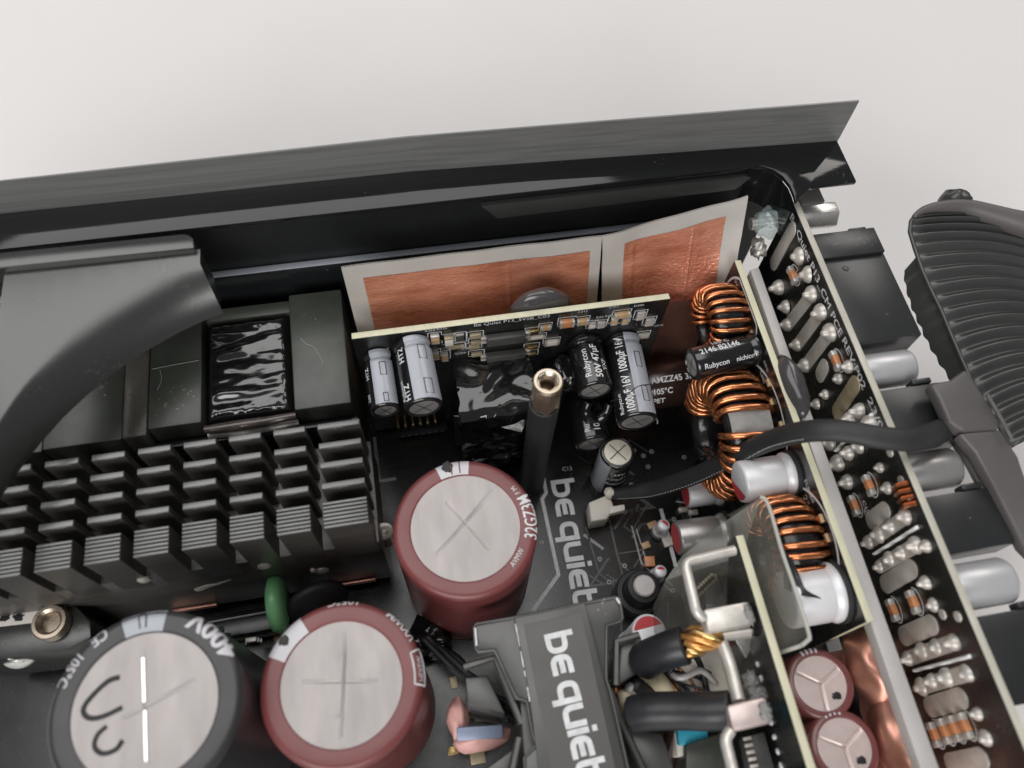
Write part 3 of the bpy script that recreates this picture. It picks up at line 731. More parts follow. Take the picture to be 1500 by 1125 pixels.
tag(dk, 'dark lower fold of copper sheet behind the smallest coil', 'shield', 'copper shields along the far wall')
bl = obj('grey_glue_blob', G().blob((28.7, 56.7, 54.0), (8.4, 3.4, 7.2), 3, 0.10, 36, 22, 1.2), 'grey_glue', smooth=180)
tag(bl, 'shiny grey glue dome on the copper foil above the small upright board', 'glue')

# ================================================================== small upright (standby) board
DY = 51.6
db = thing('upright_board', 'small black upright board with pale top edge in front of the copper foil', 'circuit board', (20, DY, 0))
DX0, DX1, DH = -22.0, 63.3, 58.0
g = G().prism([(DX0, DY, DH), (DX1, DY, DH), (DX1, DY, 1), (DX0, DY, 1)], (0, 1.7, 0))
obj('board', G().box(DX0, DX1, DY, DY + 0.1, 1, DH - 0.05), 'pcb', db)
obj('core', G().box(DX0, DX1, DY + 0.1, DY + 1.9, 1, DH), 'fr4', db, bevel=0.2)
FR, UPV = (1, 0, 0), (0, 0, 1)
def on_db(px, py): return None
def smd(p, w, h, t_, m_, name='chip_resistor', ends='solder'):
    x, _, z = p; y = DY
    o = obj(name, G().box(x - w/2, x + w/2, y - t_, y - 0.01, z - h/2, z + h/2), m_, db, bevel=0.08)
    if ends:
        for s_ in (-1, 1):
            if w >= h: gg = G().box(x + s_*w/2 - 0.35, x + s_*w/2 + 0.35, y - t_ - 0.06, y - 0.01, z - h/2 - 0.06, z + h/2 + 0.06)
            else: gg = G().box(x - w/2 - 0.06, x + w/2 + 0.06, y - t_ - 0.06, y - 0.01, z + s_*h/2 - 0.35, z + s_*h/2 + 0.35)
            obj('end_cap', gg, ends, o, bevel=0.12)
    fr_ = G(); q = 0.7
    pts = [(x-w/2-q, y-0.04, z-h/2-q), (x+w/2+q, y-0.04, z-h/2-q), (x+w/2+q, y-0.04, z+h/2+q), (x-w/2-q, y-0.04, z+h/2+q), (x-w/2-q, y-0.04, z-h/2)]
    fr_.ribbon(pts, 0.22, (0, -1, 0)); obj('silk_outline', fr_, 'silk', o, smooth=0, weld=False)
    return o
# left cluster
smd((-0.7, 51.5, 53.9), 2.2, 3.2, 1.2, 'smd_tan', 'chip_capacitor'); smd((2.9, 51.5, 52.0), 2.2, 3.6, 1.3, 'cream_plastic', 'chip_capacitor', 'pad_tan')
smd((6.0, 51.5, 52.2), 2.0, 3.6, 0.6, 'ic'); smd((4.8, 51.5, 47.8), 3.6, 1.4, 0.7, 'pad_tan'); smd((-1.1, 51.5, 45.3), 1.8, 3, 1.2, 'smd_tan', 'chip_capacitor')
smd((1.5, 51.5, 43.8), 1.8, 3, 1.2, 'smd_tan', 'chip_capacitor'); smd((6.9, 51.5, 36.5), 5.0, 2.0, 0.8, 'ic')
# middle: two long drivers with tinned legs
for (a, b) in (((13.1, 51.5, 50.9), (23.6, 51.5, 49.7)), ((13.1, 51.5, 40.8), (24.1, 51.5, 40.3))):
    x0, x1 = a[0], b[0]; z = (a[2] + b[2])/2
    o = obj('driver_chip', G().box(x0, x1, DY - 2.2, DY - 0.2, z - 1.9, z + 1.9), 'ic', db, bevel=0.25)
    for s_, x in ((-1, x0), (1, x1)):
        for dz in (-1.0, 1.0):
            obj('chip_leg', G().box(min(x, x + s_*1.6), max(x, x + s_*1.6), DY - 1.2, DY - 0.05, z + dz - 0.45, z + dz + 0.45), 'solder', o, bevel=0.2)
for p in ((10.1, 51.5, 52.7), (10.4, 51.5, 49.0), (9.7, 51.5, 47.0), (10.4, 51.5, 42.6), (26.0, 51.5, 50.9), (26.1, 51.5, 42.4), (26.0, 51.5, 38.6)):
    smd(p, 3.0, 1.6, 0.9, 'pad_tan' if p[0] < 20 else 'gold', 'solder_pad', None)
smd((27.2, 51.5, 47.4), 4.0, 1.4, 0.7, 'cream_plastic'); smd((31.7, 51.5, 43.7), 3.4, 2.2, 1.0, 'cream_plastic', 'chip_capacitor'); smd((29.3, 51.5, 52.2), 2.2, 1.8, 1.0, 'smd_tan', 'chip_capacitor')
smd((35.1, 51.5, 53.3), 3.4, 2.8, 1.3, 'smd_orange', 'chip_capacitor'); smd((39.5, 51.5, 53.0), 2.6, 2.2, 1.2, 'smd_tan', 'chip_capacitor'); smd((42.5, 51.5, 50.2), 1.8, 2.2, 0.8, 'cream_plastic')
smd((45.1, 51.5, 49.9), 2.0, 2.2, 0.8, 'pad'); smd((48.6, 51.5, 51.2), 1.8, 2.4, 1.1, 'smd_tan', 'chip_capacitor'); smd((50.4, 51.5, 53.9), 3.8, 2.0, 1.2, 'smd_tan', 'chip_capacitor')
smd((51.8, 51.5, 50.5), 1.8, 2.2, 1.0, 'smd_tan', 'chip_capacitor'); smd((56.0, 51.5, 51.9), 2.2, 3.0, 0.8, 'pad'); smd((59.3, 51.5, 48.0), 2.4, 2.6, 0.9, 'pad'); smd((58.9, 51.5, 40.7), 2.6, 2.2, 0.9, 'pad')
for txt, p, sz in (('Be Quiet P13_5VSB_C03', (9.7, 51.5, 56.6), 2.0), ('R313', (-3.2, 51.5, 57.0), 1.3), ('R322', (-0.0, 51.5, 57.2), 1.3), ('Q306', (4.3, 51.5, 43.1), 1.4), ('C26', (-15.7, 51.5, 50.5), 1.5), ('C312', (37.7, 51.5, 56.8), 1.3),
                   ('Q305', (6.2, 51.5, 45.6), 1.3), ('R24', (43.3, 51.5, 52.8), 1.3), ('R10', (45.8, 51.5, 52.9), 1.3), ('C317', (46.3, 51.5, 57.2), 1.3), ('D306', (53.3, 51.5, 56.3), 1.3), ('C316', (61.4, 51.5, 44.2), 1.2),
                   ('LXBU21', (16.1, 51.5, 45.7), 1.2), ('R1N2', (17.6, 51.5, 35.3), 1.2), ('TC2', (-22.2, 51.5, 11.8), 1.6)):
    lettering(txt, sz, (p[0], DY, p[2]), FR, UPV, 'silk', db, off=0.03 if txt[0] not in 'LR' else 0.03)
for k in range(6):
    p = (-14.9, 51.5, 4.8); x = p[0] + 2.35*k
    obj('header_pin', G().box(x - 0.35, x + 0.35, DY - 2.2, DY - 0.05, p[2] - 0.9, p[2] + 0.9), 'gold', db, bevel=0.1)
obj('header_housing', G().box(-15.5, 0.5, DY - 3.6, DY - 0.05, 0.2, 1.6), 'rubber', db, bevel=0.2)
for k in range(7): obj('slot_mark', G().box(-14.5 + 2.1*k, -13.2 + 2.1*k, DY - 3.66, DY - 3.55, 1.2, 1.62), 'silk_dim', db)

# ------------------------------------------------------------------ radial capacitors
def radial_cap(label, base, ax, L_, r, sleeve, group, stripe=None, ref=(0, 0, 1), texts=(), lid='can_grey', vent='cross', name='radial_capacitor', stripe_mat='stripe_grey', marks=(), cat='capacitor'):
    ax = Vector(ax).normalized(); base = Vector(base)
    t_ = thing(name, label, cat, base, group)
    e = 0.01
    prof = [(r*0.7, -0.1), (r - 0.25, 0.0), (r, 0.45), (r, 1.7), (r - 0.28*r**0.5, 2.5), (r, 3.4), (r, L_ - 0.9), (r - 0.12, L_ - 0.45), (r - 0.4, L_ - 0.12), (r - 0.75, L_), (r - 1.1, L_ - 0.02), (r - 1.2, L_ - 0.25)]
    obj('sleeve', G().lathe(base, ax, prof, 48, ref=ref), sleeve, t_, smooth=60)
    obj('lid', G().lathe(base, ax, [(e, L_ - 0.22), (r - 1.7, L_ - 0.2), (r - 1.05, L_ - 0.35)], 32, ref=ref), lid, t_, smooth=60)
    u = (Vector(ref) - Vector(ref).dot(ax)*ax).normalized(); v = ax.cross(u)
    n_a = {'cross': 4, 'y': 3, None: 0}[vent]
    for k in range(n_a):
        a = k*2*PI/n_a + 0.6
        d = u*math.cos(a) + v*math.sin(a); g = G()
        g.ribbon([base + ax*(L_ - 0.13), base + ax*(L_ - 0.13) + d*(r - 1.9)], 0.28, ax); obj('vent_score', g, 'stripe_line', t_, smooth=0, weld=False)
    def fn(th, t__, off=0.07):
        rr = r + off
        if t__ > L_ - 0.9: rr = r + off - 0.12*min(1, (t__ - L_ + 0.9)/0.4)
        if 1.7 < t__ < 3.4: rr -= 0.26*r**0.5*(1 - abs(t__ - 2.55)/0.85)
        return base + ax*t__ + (u*math.cos(th) + v*math.sin(th))*rr
    if stripe:
        a0, a1 = R2(stripe[0]), R2(stripe[1])
        obj('polarity_stripe', G().grid(lambda q, s_: fn(a0 + (a1-a0)*q, 0.3 + s_*(L_ - 0.9)), 14, 40), stripe_mat, t_, smooth=180)
    for (a, t0, t1_, w) in marks:         # outlined boxes on the stripe
        ring = [fn(R2(a - w), t0, 0.16), fn(R2(a + w), t0, 0.16), fn(R2(a + w), t1_, 0.16), fn(R2(a - w), t1_, 0.16), fn(R2(a - w), t0, 0.16)]
        obj('stripe_symbol', G().tube(ring, 0.12, 5), 'stripe_line', t_)
    for (txt, size, a, t0, dirn, bold, *wd) in texts:   # dirn +1 reads away from the base, -1 towards it
        if dirn == 0: wrap_text(txt, size, lambda x, y: fn(R2(a) + x/r, t0 + y, 0.13), 'silk', t_, bold, 0.7, width=wd[0] if wd else None)
        else: wrap_text(txt, size, lambda x, y: fn(R2(a) - dirn*y/r, t0 + dirn*x, 0.13), 'silk', t_, bold, 0.7, width=wd[0] if wd else None)
    return t_
GR = 'capacitors on the small upright board'
# camera-facing side of an axis pointing -y: between up and the sides
radial_cap('shorter grey striped capacitor at the outer end of the small upright board', (-16.5, 51.5, 48.3), (0.03, -1, 0), 17.0, 4.0, 'black_sleeve', GR, (-62, 30), texts=[('220', 1.6, 52, 15, -1, 0.02), ('HTZ', 1.8, 44, 8.5, -1, 0.02)],
           marks=[(-15, 4.4, 8.2, 11), (-12, 13.6, 16.0, 8)], vent='cross')
radial_cap('taller grey striped capacitor second from the outer end of the upright board', (-7.0, 51.5, 52.0), (0.05, -1, 0), 19.5, 5.0, 'black_sleeve', GR, (-72, 24), texts=[('HTZ', 2.4, 34, 7.5, -1, 0.04), ('HTZ', 2.4, 34, 18.5, -1, 0.04), ('Rubycon', 1.7, 55, 18, -1, 0.02)],
           marks=[(-26, 3.2, 7.4, 12), (-26, 13.4, 17.6, 12)])
radial_cap('upper plain black capacitor with white lettering right of the hex standoff', (41.2, 51.5, 41.0), (0.0, -1, 0), 16.0, 5.1, 'black_sleeve', GR, None, texts=[('Rubycon', 2.5, 12, 13.8, -1, 0.03), ('50V 47µF', 2.7, -22, 14.4, -1, 0.05), ('YXF', 2.0, -45, 12, -1, 0.02)])
radial_cap('lower plain black capacitor with bare metal end beneath the lettered one', (42.0, 51.5, 18.5), (0.0, -1, 0), 22.5, 5.4, 'black_sleeve', GR, None, texts=[('Ru', 2.4, 10, 20.5, -1, 0.03), ('10µF', 2.6, -22, 20.5, -1, 0.05)])
radial_cap('long capacitor with wide grey stripe at the inner end of the upright board', (52.6, 51.5, 38.5), (-0.055, -1, 0), 26.0, 5.6, 'black_sleeve', GR, (-58, 4), texts=[('1000µF 16V', 3.2, 12, 25.0, -1, 0.06, 11.2), ('1000µF 16V', 3.2, 12, 12.8, -1, 0.06, 11.2), ('Rubycon', 1.8, 46, 25, -1, 0.02), ('JWWM', 2.2, -84, 8, 1, 0.03), ('JWWM', 2.2, -84, 20, 1, 0.03)],
           marks=[(-26, 6.6, 11.4, 9), (-26, 17.4, 22.0, 9)])
cr = radial_cap('small upright capacitor with cream vented top beside the white plug', (47.9, 24.2, 0), (0, 0, 1), 22.0, 5.2, 'black_sleeve', None, (150, 235), ref=(1, 0, 0), lid='can_cream', texts=[('35V', 2.2, 250, 16, 0, 0.02), ('220µF', 2.0, 235, 12.5, 0, 0.02), ('Rubycon', 1.9, 235, 9, 0, 0.02)])
bk = thing('black_capacitor', 'short black can with grey button top near the white plug and grey plastic guard', 'capacitor', (51.3, -13.9, 0.0))
p = Vector((47.9, -13.3, 14.0))
obj('body', G().lathe((p.x, p.y, 0), (0, 0, 1), [(6.6, 0), (6.8, 0.6), (6.8, 6), (6.4, 6.8), (5.2, 7.2), (4.8, 8), (4.8, 12.4), (4.4, 13.2), (3.4, 13.6), (3.3, 13.2)], 48), 'rubber', bk)
obj('button', G().lathe((p.x, p.y, 0), (0, 0, 1), [(3.2, 12.5), (3.1, 14.2), (2.7, 14.6), (0.01, 14.7)], 36), 'grey_bar', bk)

# ------------------------------------------------------------------ foil-taped transformer and standoff
tp = thing('taped_transformer', 'small transformer wrapped in shiny black tape on the upright board', 'transformer', (14, 42, 10))
def taped(x0, x1, y0, y1, z0, z1):
    g = G()
    def wr_(p, k):
        return Vector(p) + Vector((mnoise.noise(Vector(p)*0.22 + Vector((k, 0, 0))), mnoise.noise(Vector(p)*0.22 + Vector((0, k, 0))), mnoise.noise(Vector(p)*0.2 + Vector((0, 0, k)))))*0.9
    g.grid(lambda u, v: wr_((x0 + (x1-x0)*u, y0 + (y1-y0)*v, z1 - 1.2*math.exp(-(v/0.08)**2)), 1), 28, 22)
    g.grid(lambda u, v: wr_((x0 + (x1-x0)*u, y0 + 1.5*math.sin(v*9 + u*7)*v*(1-v), z1 - 1.2 - (z1-z0)*v), 1), 28, 26)
    g.grid(lambda u, v: wr_((x0, y1 + (y0-y1)*u, z1 - (z1-z0)*v), 1), 20, 20)
    g.grid(lambda u, v: wr_((x1, y0 + (y1-y0)*u, z1 - (z1-z0)*v), 1), 20, 20)
    return g
obj('tape_wrap', taped(3.5, 25.0, 33.0, 51.2, 8, 40), 'black_tape', tp, smooth=70)
# folded flap of tape on the front: creased facets fanning out from one corner
A_ = Vector((1.7, 37.4, 34.0))
edge = [Vector(p_) for p_ in ((1.2, 30.8, 28.5), (3.8, 29.8, 31.0), (6.3, 30.9, 28.5), (9.0, 29.7, 31.2), (12.0, 31.0, 28.6), (14.9, 30.0, 31.4), (17.5, 31.1, 29.0), (20.0, 30.6, 31.5), (22.9, 34.5, 34.5))]
g = G()
for a, b in zip(edge[:-1], edge[1:]):
    m1, m2 = A_.lerp(a, 0.5), A_.lerp(b, 0.5)
    g.add([A_, m1, m2], [(0, 1, 2)]); g.add([m1, a, b, m2], [(0, 1, 2, 3)])
obj('tape_flap', g, 'black_tape', tp, smooth=12)
obj('tape_lip', G().tube(edge[:-1], 0.5, 6), 'black_tape', tp)
obj('wire_lug', G().blob((14, 33.5, 10), (9, 2.2, 2.5), 8, 0.5, freq=5), 'black_glue', tp, smooth=180)

so = thing('hex_standoff', 'tall brass hex standoff with black sleeve rising from the main board', 'standoff', (24.2, 26.6, 0))
c_ = Vector((23.9, 26.4, 69.0))
hexp = [(2.0, -13), (4.05, -13), (4.05, -0.35), (3.7, 0)]
obj('sleeve', G().lathe((c_.x, c_.y, 0), (0, 0, 1), [(0.01, 0), (3.8, 0), (3.75, 30), (3.9, 57), (3.5, 57.2)], 36), 'rubber', so, smooth=40)
obj('hex_post', G().lathe((c_.x, c_.y, 69), (0, 0, 1), [(3.75, -14), (3.75, -0.75), (3.1, -0.2), (2.6, -0.2)], 6), 'brass', so, smooth=20, bevel=0.15)
obj('chamfer_ring', G().lathe((c_.x, c_.y, 69), (0, 0, 1), [(3.72, -0.75), (3.35, 0.04), (2.7, 0.05)], 40), 'brass', so, smooth=50)
obj('threaded_hole', G().lathe((c_.x, c_.y, 69), (0, 0, 1), [(2.75, 0.02), (2.35, -0.3), (1.95, -0.8), (2.1, -1.1), (1.85, -1.5), (2.05, -1.9), (1.8, -2.3), (2.0, -2.7), (1.75, -3.1), (1.75, -9), (0.01, -9)], 32), 'brass', so, smooth=50)
gl2 = obj('black_glue_lump', G().blob((35.9, 48.0, 29.5), (6.2, 5.2, 8.5), 11, 0.22, 28, 18), 'black_glue', smooth=180)
tag(gl2, 'shiny black glue lump behind the top of the hex standoff', 'glue')
gl3 = obj('black_glue_loop', G().tube(mark([(41.1, 38.0, 29.7), (40.2, 36.0, 26.8), (43.4, 35.0, 22.7), (46.5, 36.0, 24.3), (47.7, 38.0, 26.8)]), [1.5]*6 + [2.0]*12 + [1.5]*7, 10), 'black_glue', smooth=180)
tag(gl3, 'curved black glue bead between the two plain black capacitors', 'glue')
hair = obj('loose_fibre', G().tube(mark([(41.5, 26.0, 53.5), (47.2, 30.0, 47.0), (51.5, 32.3, 47.0), (55.1, 32.9, 46.0)]), 0.14, 5), 'marker', smooth=180)
tag(hair, 'thin dark fibre lying across the wide grey capacitor stripe', 'fibre')

# ------------------------------------------------------------------ white plug and fan lead
pg = thing('white_plug', 'small white plastic plug on the main board holding the black lead', 'plug', (43.8, 10.5, 0.0))
obj('housing', G().prism([(38.8, 15.0, 8.0), (45.7, 16.7, 8.0), (46.2, 12.5, 8.0), (43.4, 9.1, 8.0), (38.3, 9.0, 8.0)], (0, 0, -7.8)), 'cream_plastic', pg, bevel=0.6)
obj('latch', G().prism([(44.7, 12.6, 8.4), (49.4, 12.7, 8.4), (49.2, 10.8, 8.4), (44.2, 10.3, 8.4)], (0, 0, -3)), 'cream_plastic', pg, bevel=0.4)
obj('wire_entry', G().blob((45.6, 16.6, 9.0), (1.7, 1.7, 1.7), 1, 0.1), 'cream_plastic', pg, smooth=180)
ld = thing('fan_lead', 'flat black cable running from the white plug over the boards to the fan', 'cable', (45.5, 15.6, 8.0))
path = mark([(46.3, 16.0, 9.0), (51.4, 14.8, 12.0), (58.1, 13.0, 18.0), (64.9, 10.7, 30.0), (69.6, 8.9, 43.0), (73.8, 7.4, 55.0), (77.2, 5.1, 66.0), (81.2, 2.6, 73.0), (86.5, 0.2, 76.0), (93.0, -2.8, 77.0), (100.4, -4.0, 76.0), (110.2, -1.4, 70.0), (125.8, 4.7, 57.0)])
n_ = len(path)
rad = [1.7 + 1.0*min(1, i/9) + 0.4*max(0, (i - n_ + 10)/10) for i in range(n_)]
obj('jacket', G().tube(path, rad, 16, flat=0.6, up=(0, 0, 1)), 'rubber', ld, smooth=180)
for i in range(2, 40):                      # pale stitches along the near edge of the jacket
    a, b = Vector(path[i]), Vector(path[i+1]); d = (b - a).normalized(); sd = d.cross(Vector((0, 0, 1))).normalized()
    for q in (0.1, 0.6):
        p0 = a.lerp(b, q) + sd*(rad[i]*0.93) + Vector((0, 0, rad[i]*0.33)); p1 = p0 + (b - a)*0.22
        g = G().tube([p0, p1], 0.16, 5); o = obj('stitch', g, 'silk_dim', ld)

# ================================================================== coil board
BX = 83.3
cb = thing('coil_board', 'long upright black board with pale edge carrying the copper coils', 'circuit board', (BX, 10, 6))
obj('board', G().box(BX, BX + 0.1, -38.4, 60, 6, 59.95), 'pcb', cb)
obj('core', G().box(BX + 0.1, BX + 1.9, -38.4, 60, 6, 60), 'fr4', cb, bevel=0.2)
TX = BX - 5.2
TOR = [('smallest', 46.8, 50.5, 9.3, 5.4, 4.2), ('largest', 19.0, 37.5, 16.6, 9.5, 6.0), ('partly hidden', -16.5, 45.5, 12.0, 6.5, 5.0)]
labels = ['smallest copper coil, above the small lying black capacitor', 'largest copper coil, above and below the black fan lead', 'copper coil half behind the smoky plastic guard']
def coil(label, cy, cz, Ro, Ri, hw, turns, gaps, wr, seed, cx):
    t_ = thing('toroid_coil', label, 'coil', (cx, cy, cz - Ro), 'copper coils on the upright board')
    rc = (Ro + Ri)/2; hr = (Ro - Ri)/2 - 0.2
    prof = []
    def P(a, rr, dx): return Vector((cx + dx, cy + rr*math.cos(a), cz + rr*math.sin(a)))
    g = G().grid(lambda u, v: P(u*2*PI, rc + hr*max(-1, min(1, 1.06*math.cos(v*2*PI))), hw*max(-1, min(1, 1.06*math.sin(v*2*PI)))), 64, 24)
    obj('core', g, 'core_black', t_, smooth=60)
    g = G(); random.seed(seed)
    k = 0
    for i in range(turns):
        a = 2*PI*i/turns
        if any(lo < math.degrees(a) < hi for lo, hi in gaps): continue
        pts = []; jit = random.uniform(-0.03, 0.03); jr = random.uniform(0, 0.25)
        for j in range(20):
            b = 2*PI*j/20
            cr_ = max(-1, min(1, 1.10*math.cos(b))); sx = max(-1, min(1, 1.10*math.sin(b)))
            rr = rc + (hr + wr + 0.1 + jr)*cr_; aa = a + jit + 0.035*sx
            pts.append(P(aa, rr, (hw + wr + 0.1)*sx))
        g.tube(pts, wr, 7, closed=True)
    obj('winding', g, 'wire', t_, smooth=180, weld=False)
    # wire ends running down to the board
    for a in (R2(200), R2(250)):
        p0 = P(a, Ro + wr, 0)
        obj('wire_end', G().tube([p0, p0 + Vector((2, -1, -2)), Vector((BX, p0.y - 1.5, p0.z - 3))], wr, 7), 'wire', t_)
    s_ring = [(BX - 0.04, cy + (Ro + 2.3)*math.cos(a), cz + (Ro + 2.3)*math.sin(a)) for a in [R2(5*k_) for k_ in range(73)]]
    g = G().ribbon([p_ for p_ in s_ring if p_[2] < 59.8], 0.7, (-1, 0, 0)); obj('silk_outline', g, 'silk', t_, smooth=0, weld=False)
    return t_, P
c_a, PA = coil(labels[0], *TOR[0][1:], 21, [(215, 300)], 0.68, 5, BX - 5.4)
c_b, PB = coil(labels[1], *TOR[1][1:], 31, [(94, 115), (262, 330)], 0.92, 9, BX - 7.4)
c_c, PC_ = coil(labels[2], *TOR[2][1:], 25, [(200, 320)], 0.8, 13, BX - 6.4)
for P_, cy, a0, t_ in ((PB, 19, 120, c_b),):
    pass
g = G()
a0, a1 = R2(94), R2(114)
g.grid(lambda u, v: PB(a0 + (a1-a0)*u, 16.75, -5.6 + 11.0*v), 8, 6)
obj('bare_core_patch', g, 'core_grey', c_b)
obj('resin', G().blob(PB(R2(230), 9, -4), (5, 5, 4.5), 5, 0.35, freq=3), 'varnish', c_b, smooth=180)
random.seed(21)
for txt, y, z, sz, U_, V_ in (('2308', -6, 51.5, 3.0, (0, -1, 0), (0, 0, 1)), ('ELB060', -3, 55.0, 2.0, (0, -1, 0), (0, 0, 1)), ('0D4', -26, 54.0, 2.6, (0, -1, 0), (0, 0, 1)), ('L605', 29, 52, 1.8, (0, -1, 0), (0, 0, 1)), ('5V', 56, 56, 2.2, (0, -1, 0), (0, 0, 1)), ('NTC', 30, 56, 1.6, (0, -1, 0), (0, 0, 1)), ('C21', -9, 47, 2.0, (0, -1, 0), (0, 0, 1))):
    lettering(txt, sz, (BX, y, z), U_, V_, 'silk', cb)
for k in range(7): 
    y = random.uniform(-34, 56); z = random.uniform(52, 58)
    obj('chip_resistor', G().box(BX - 0.8, BX - 0.01, y, y + 2, z, z + 1.2), 'smd_tan', cb, bevel=0.1)

radial_cap('small black capacitor lying between the smallest and largest coils', (BX - 0.2, 34.9, 54.8), (-1, -0.12, 0), 18.8, 4.4, 'black_sleeve', None, None, ref=(0, -0.3, 1), lid='core_grey',
           texts=[('2146 B2146', 2.3, 18, 17, -1, 0.04), ('105°C', 2.0, 47, 13, -1, 0.02), ('Rubycon', 2.0, -35, 17, -1, 0.02), ('nichicon', 1.8, -35, 8, -1, 0.02)])
fm = radial_cap('brown film capacitor with white print deep behind the coils', (BX - 0.5, 44.5, 20.0), (-1, 0, 0), 22.0, 7.0, 'brown_sleeve', None, None, ref=(0, -0.5, 1), lid='can_cream', vent=None, name='film_capacitor',
           texts=[('AMZZ45 3M22', 2.6, 8, 21, -1, 0.05), ('105°C', 2.4, -20, 21, -1, 0.05), ('PET', 2.4, -45, 21, -1, 0.05)])
def poly_cap(label, base, ax, L_, r, body='can_white', red=True, ang=(150, 260), ref=(0, 0, 1)):
    base = Vector(base); ax = Vector(ax).normalized()
    t_ = thing('polymer_capacitor', label, 'capacitor', base, 'bare metal polymer capacitors')
    obj('seat', G().lathe(base, ax, [(r + 0.9, 0), (r + 0.9, 0.9), (r*0.8, 1.0)], 40), 'rubber', t_)
    obj('can', G().lathe(base, ax, [(r*0.8, 0.9), (r + 0.3, 1.0), (r + 0.5, 1.8), (r + 0.1, 2.6), (r - 0.25, 3.1), (r, 3.8), (r, L_ - 0.8), (r - 0.25, L_ - 0.2), (r - 0.8, L_), (0.01, L_)], 48), body, t_, smooth=50)
    if red:
        u = (Vector(ref) - Vector(ref).dot(ax)*ax).normalized(); v = ax.cross(u); g = G()
        a0, a1 = R2(ang[0]), R2(ang[1])
        g.add([base + ax*(L_ + 0.05) + (u*math.cos(a0 + (a1-a0)*k/16) + v*math.sin(a0 + (a1-a0)*k/16))*(r - 0.7) for k in range(17)], [tuple(range(17))])
        obj('red_mark', g, 'red', t_, smooth=0, weld=False)
    return t_
poly_cap('pale polymer capacitor poking out under the black fan lead', (BX, 0.8, 49.5), (-1, 0, 0), 14.0, 5.3, ang=(60, 200), ref=(0, 1, 0))
poly_cap('pale polymer capacitor at the near end beside the smoky guard', (BX, -29.5, 51.5), (-1, 0, 0), 13.0, 6.6, red=False)
poly_cap('grey polymer capacitor with red end seen below the largest coil', (72.9, -3.9, 22.0), (-1, 0.02, 0), 15.0, 4.8, 'can_grey', ang=(0, 360), ref=(0, 1, 0))
poly_cap('red-ended polymer capacitor just above the black fan lead shadow', (75.7, 9.0, 20.0), (-1, 0.02, 0), 11.0, 4.2, 'can_white', ang=(0, 360), ref=(0, 1, 0))

gbar = obj('grey_bus_bar', G().prism([(88.4, 58.6, 57.0), (91.1, 58.9, 57.0), (89.0, -69.9, 57.0), (85.0, -69.2, 57.0)], (0, 0, -4)), 'grey_bar', bevel=0.4)
tag(gbar, 'long pale grey bar standing between the coil board and the soldered board', 'bus bar')
gg2 = obj('dark_glue_patch', G().blob((87.1, 20.8, 58.5), (3.2, 9.0, 4.0), 4, 0.10, 28, 18, 1.2), 'grey_glue', smooth=180)
tag(gg2, 'dark grey glue patch bridging the grey bar and coil board edge', 'glue')

# ================================================================== modular connector board
CX = 100.0
cm = thing('soldered_connector_board', 'tall black connector board with rows of silver solder joints along the open end', 'circuit board', (CX, 0, 8))
obj('board', G().box(CX, CX + 0.1, -125, 70, 8, 69.95), 'pcb', cm)
obj('core', G().box(CX + 0.1, CX + 1.9, -125, 70, 8, 70), 'fr4_grey', cm, bevel=0.25)
def stadium(a, b, w, m_, rise=0.35):
    a, b = Vector(a), Vector(b); d = (b - a).normalized(); s_ = Vector((1, 0, 0)).cross(d)
    pts = [a + (-d*math.cos(t_) + s_*math.sin(t_))*w/2 for t_ in [PI*k/8 - PI/2 for k in range(9)]] + [b + (d*math.cos(t_) - s_*math.sin(t_))*w/2 for t_ in [PI*k/8 - PI/2 for k in range(9)]]
    pts = [Vector((CX, p_.y, p_.z)) + Vector((-rise, 0, 0)) for p_ in pts]
    return obj('solder_strip', G().prism(pts, (rise - 0.01, 0, 0)), m_, cm, bevel=0.15)
jg = G().lathe((CX, 0, 0), (-1, 0, 0), [(2.0, 0), (1.95, 0.5), (1.75, 1.05), (1.35, 1.55), (0.95, 1.9), (0.75, 2.3), (0.6, 2.7), (0.35, 2.95), (0.01, 3.0)], 18)
joint0 = None
def joint(p_, k=1.0):
    global joint0
    if joint0 is None:
        joint0 = obj('solder_joint', jg, 'solder', cm, smooth=180)
        joint0.location = Vector((0, p_[1], p_[2]))*S; o = joint0
        # geometry sits at the board origin: shift so the joint's own origin is on the board
        off = Vector((CX, 0, 0))*S - origin(cm)
        for v_ in joint0.data.vertices: v_.co -= off
        joint0.location = Vector((CX, p_[1], p_[2]))*S - origin(cm)
    else:
        o = bpy.data.objects.new('solder_joint', joint0.data); COL.objects.link(o); o.parent = cm
        o.location = Vector((CX, p_[1], p_[2]))*S - origin(cm)
    s_ = k*random.uniform(0.88, 1.12); o.scale = (s_*random.uniform(0.7, 1.1), s_, s_*random.uniform(0.9, 1.1))
    o.rotation_euler = (random.uniform(0, 6), random.uniform(-0.12, 0.12), random.uniform(-0.12, 0.12))
    return o
stadium((99.8, 64.5, 65.0), (99.8, 64.5, 49.3), 4.2, 'pad')
for a, b in (((99.8, 45.1, 61.9), (99.8, 46.4, 44.3)), ((99.8, 38.8, 62.9), (99.8, 39.1, 45.3)), ((99.8, 32.3, 63.1), (99.8, 32.4, 45.5))):
    stadium(a, b, 4.0, 'pad'); joint(a, 1.15); joint(b, 1.0)
stadium((99.8, 27.1, 54.2), (99.8, 26.5, 50.7), 4.4, 'pad'); stadium((99.8, 16.3, 64.4), (99.8, 14.7, 51.8), 4.6, 'pad_tan')
stadium((99.8, -13.7, 55.6), (99.8, -13.7, 47.9), 4.6, 'pad'); stadium((99.8, -28.3, 57.0), (99.8, -28.6, 43.3), 4.6, 'pad')
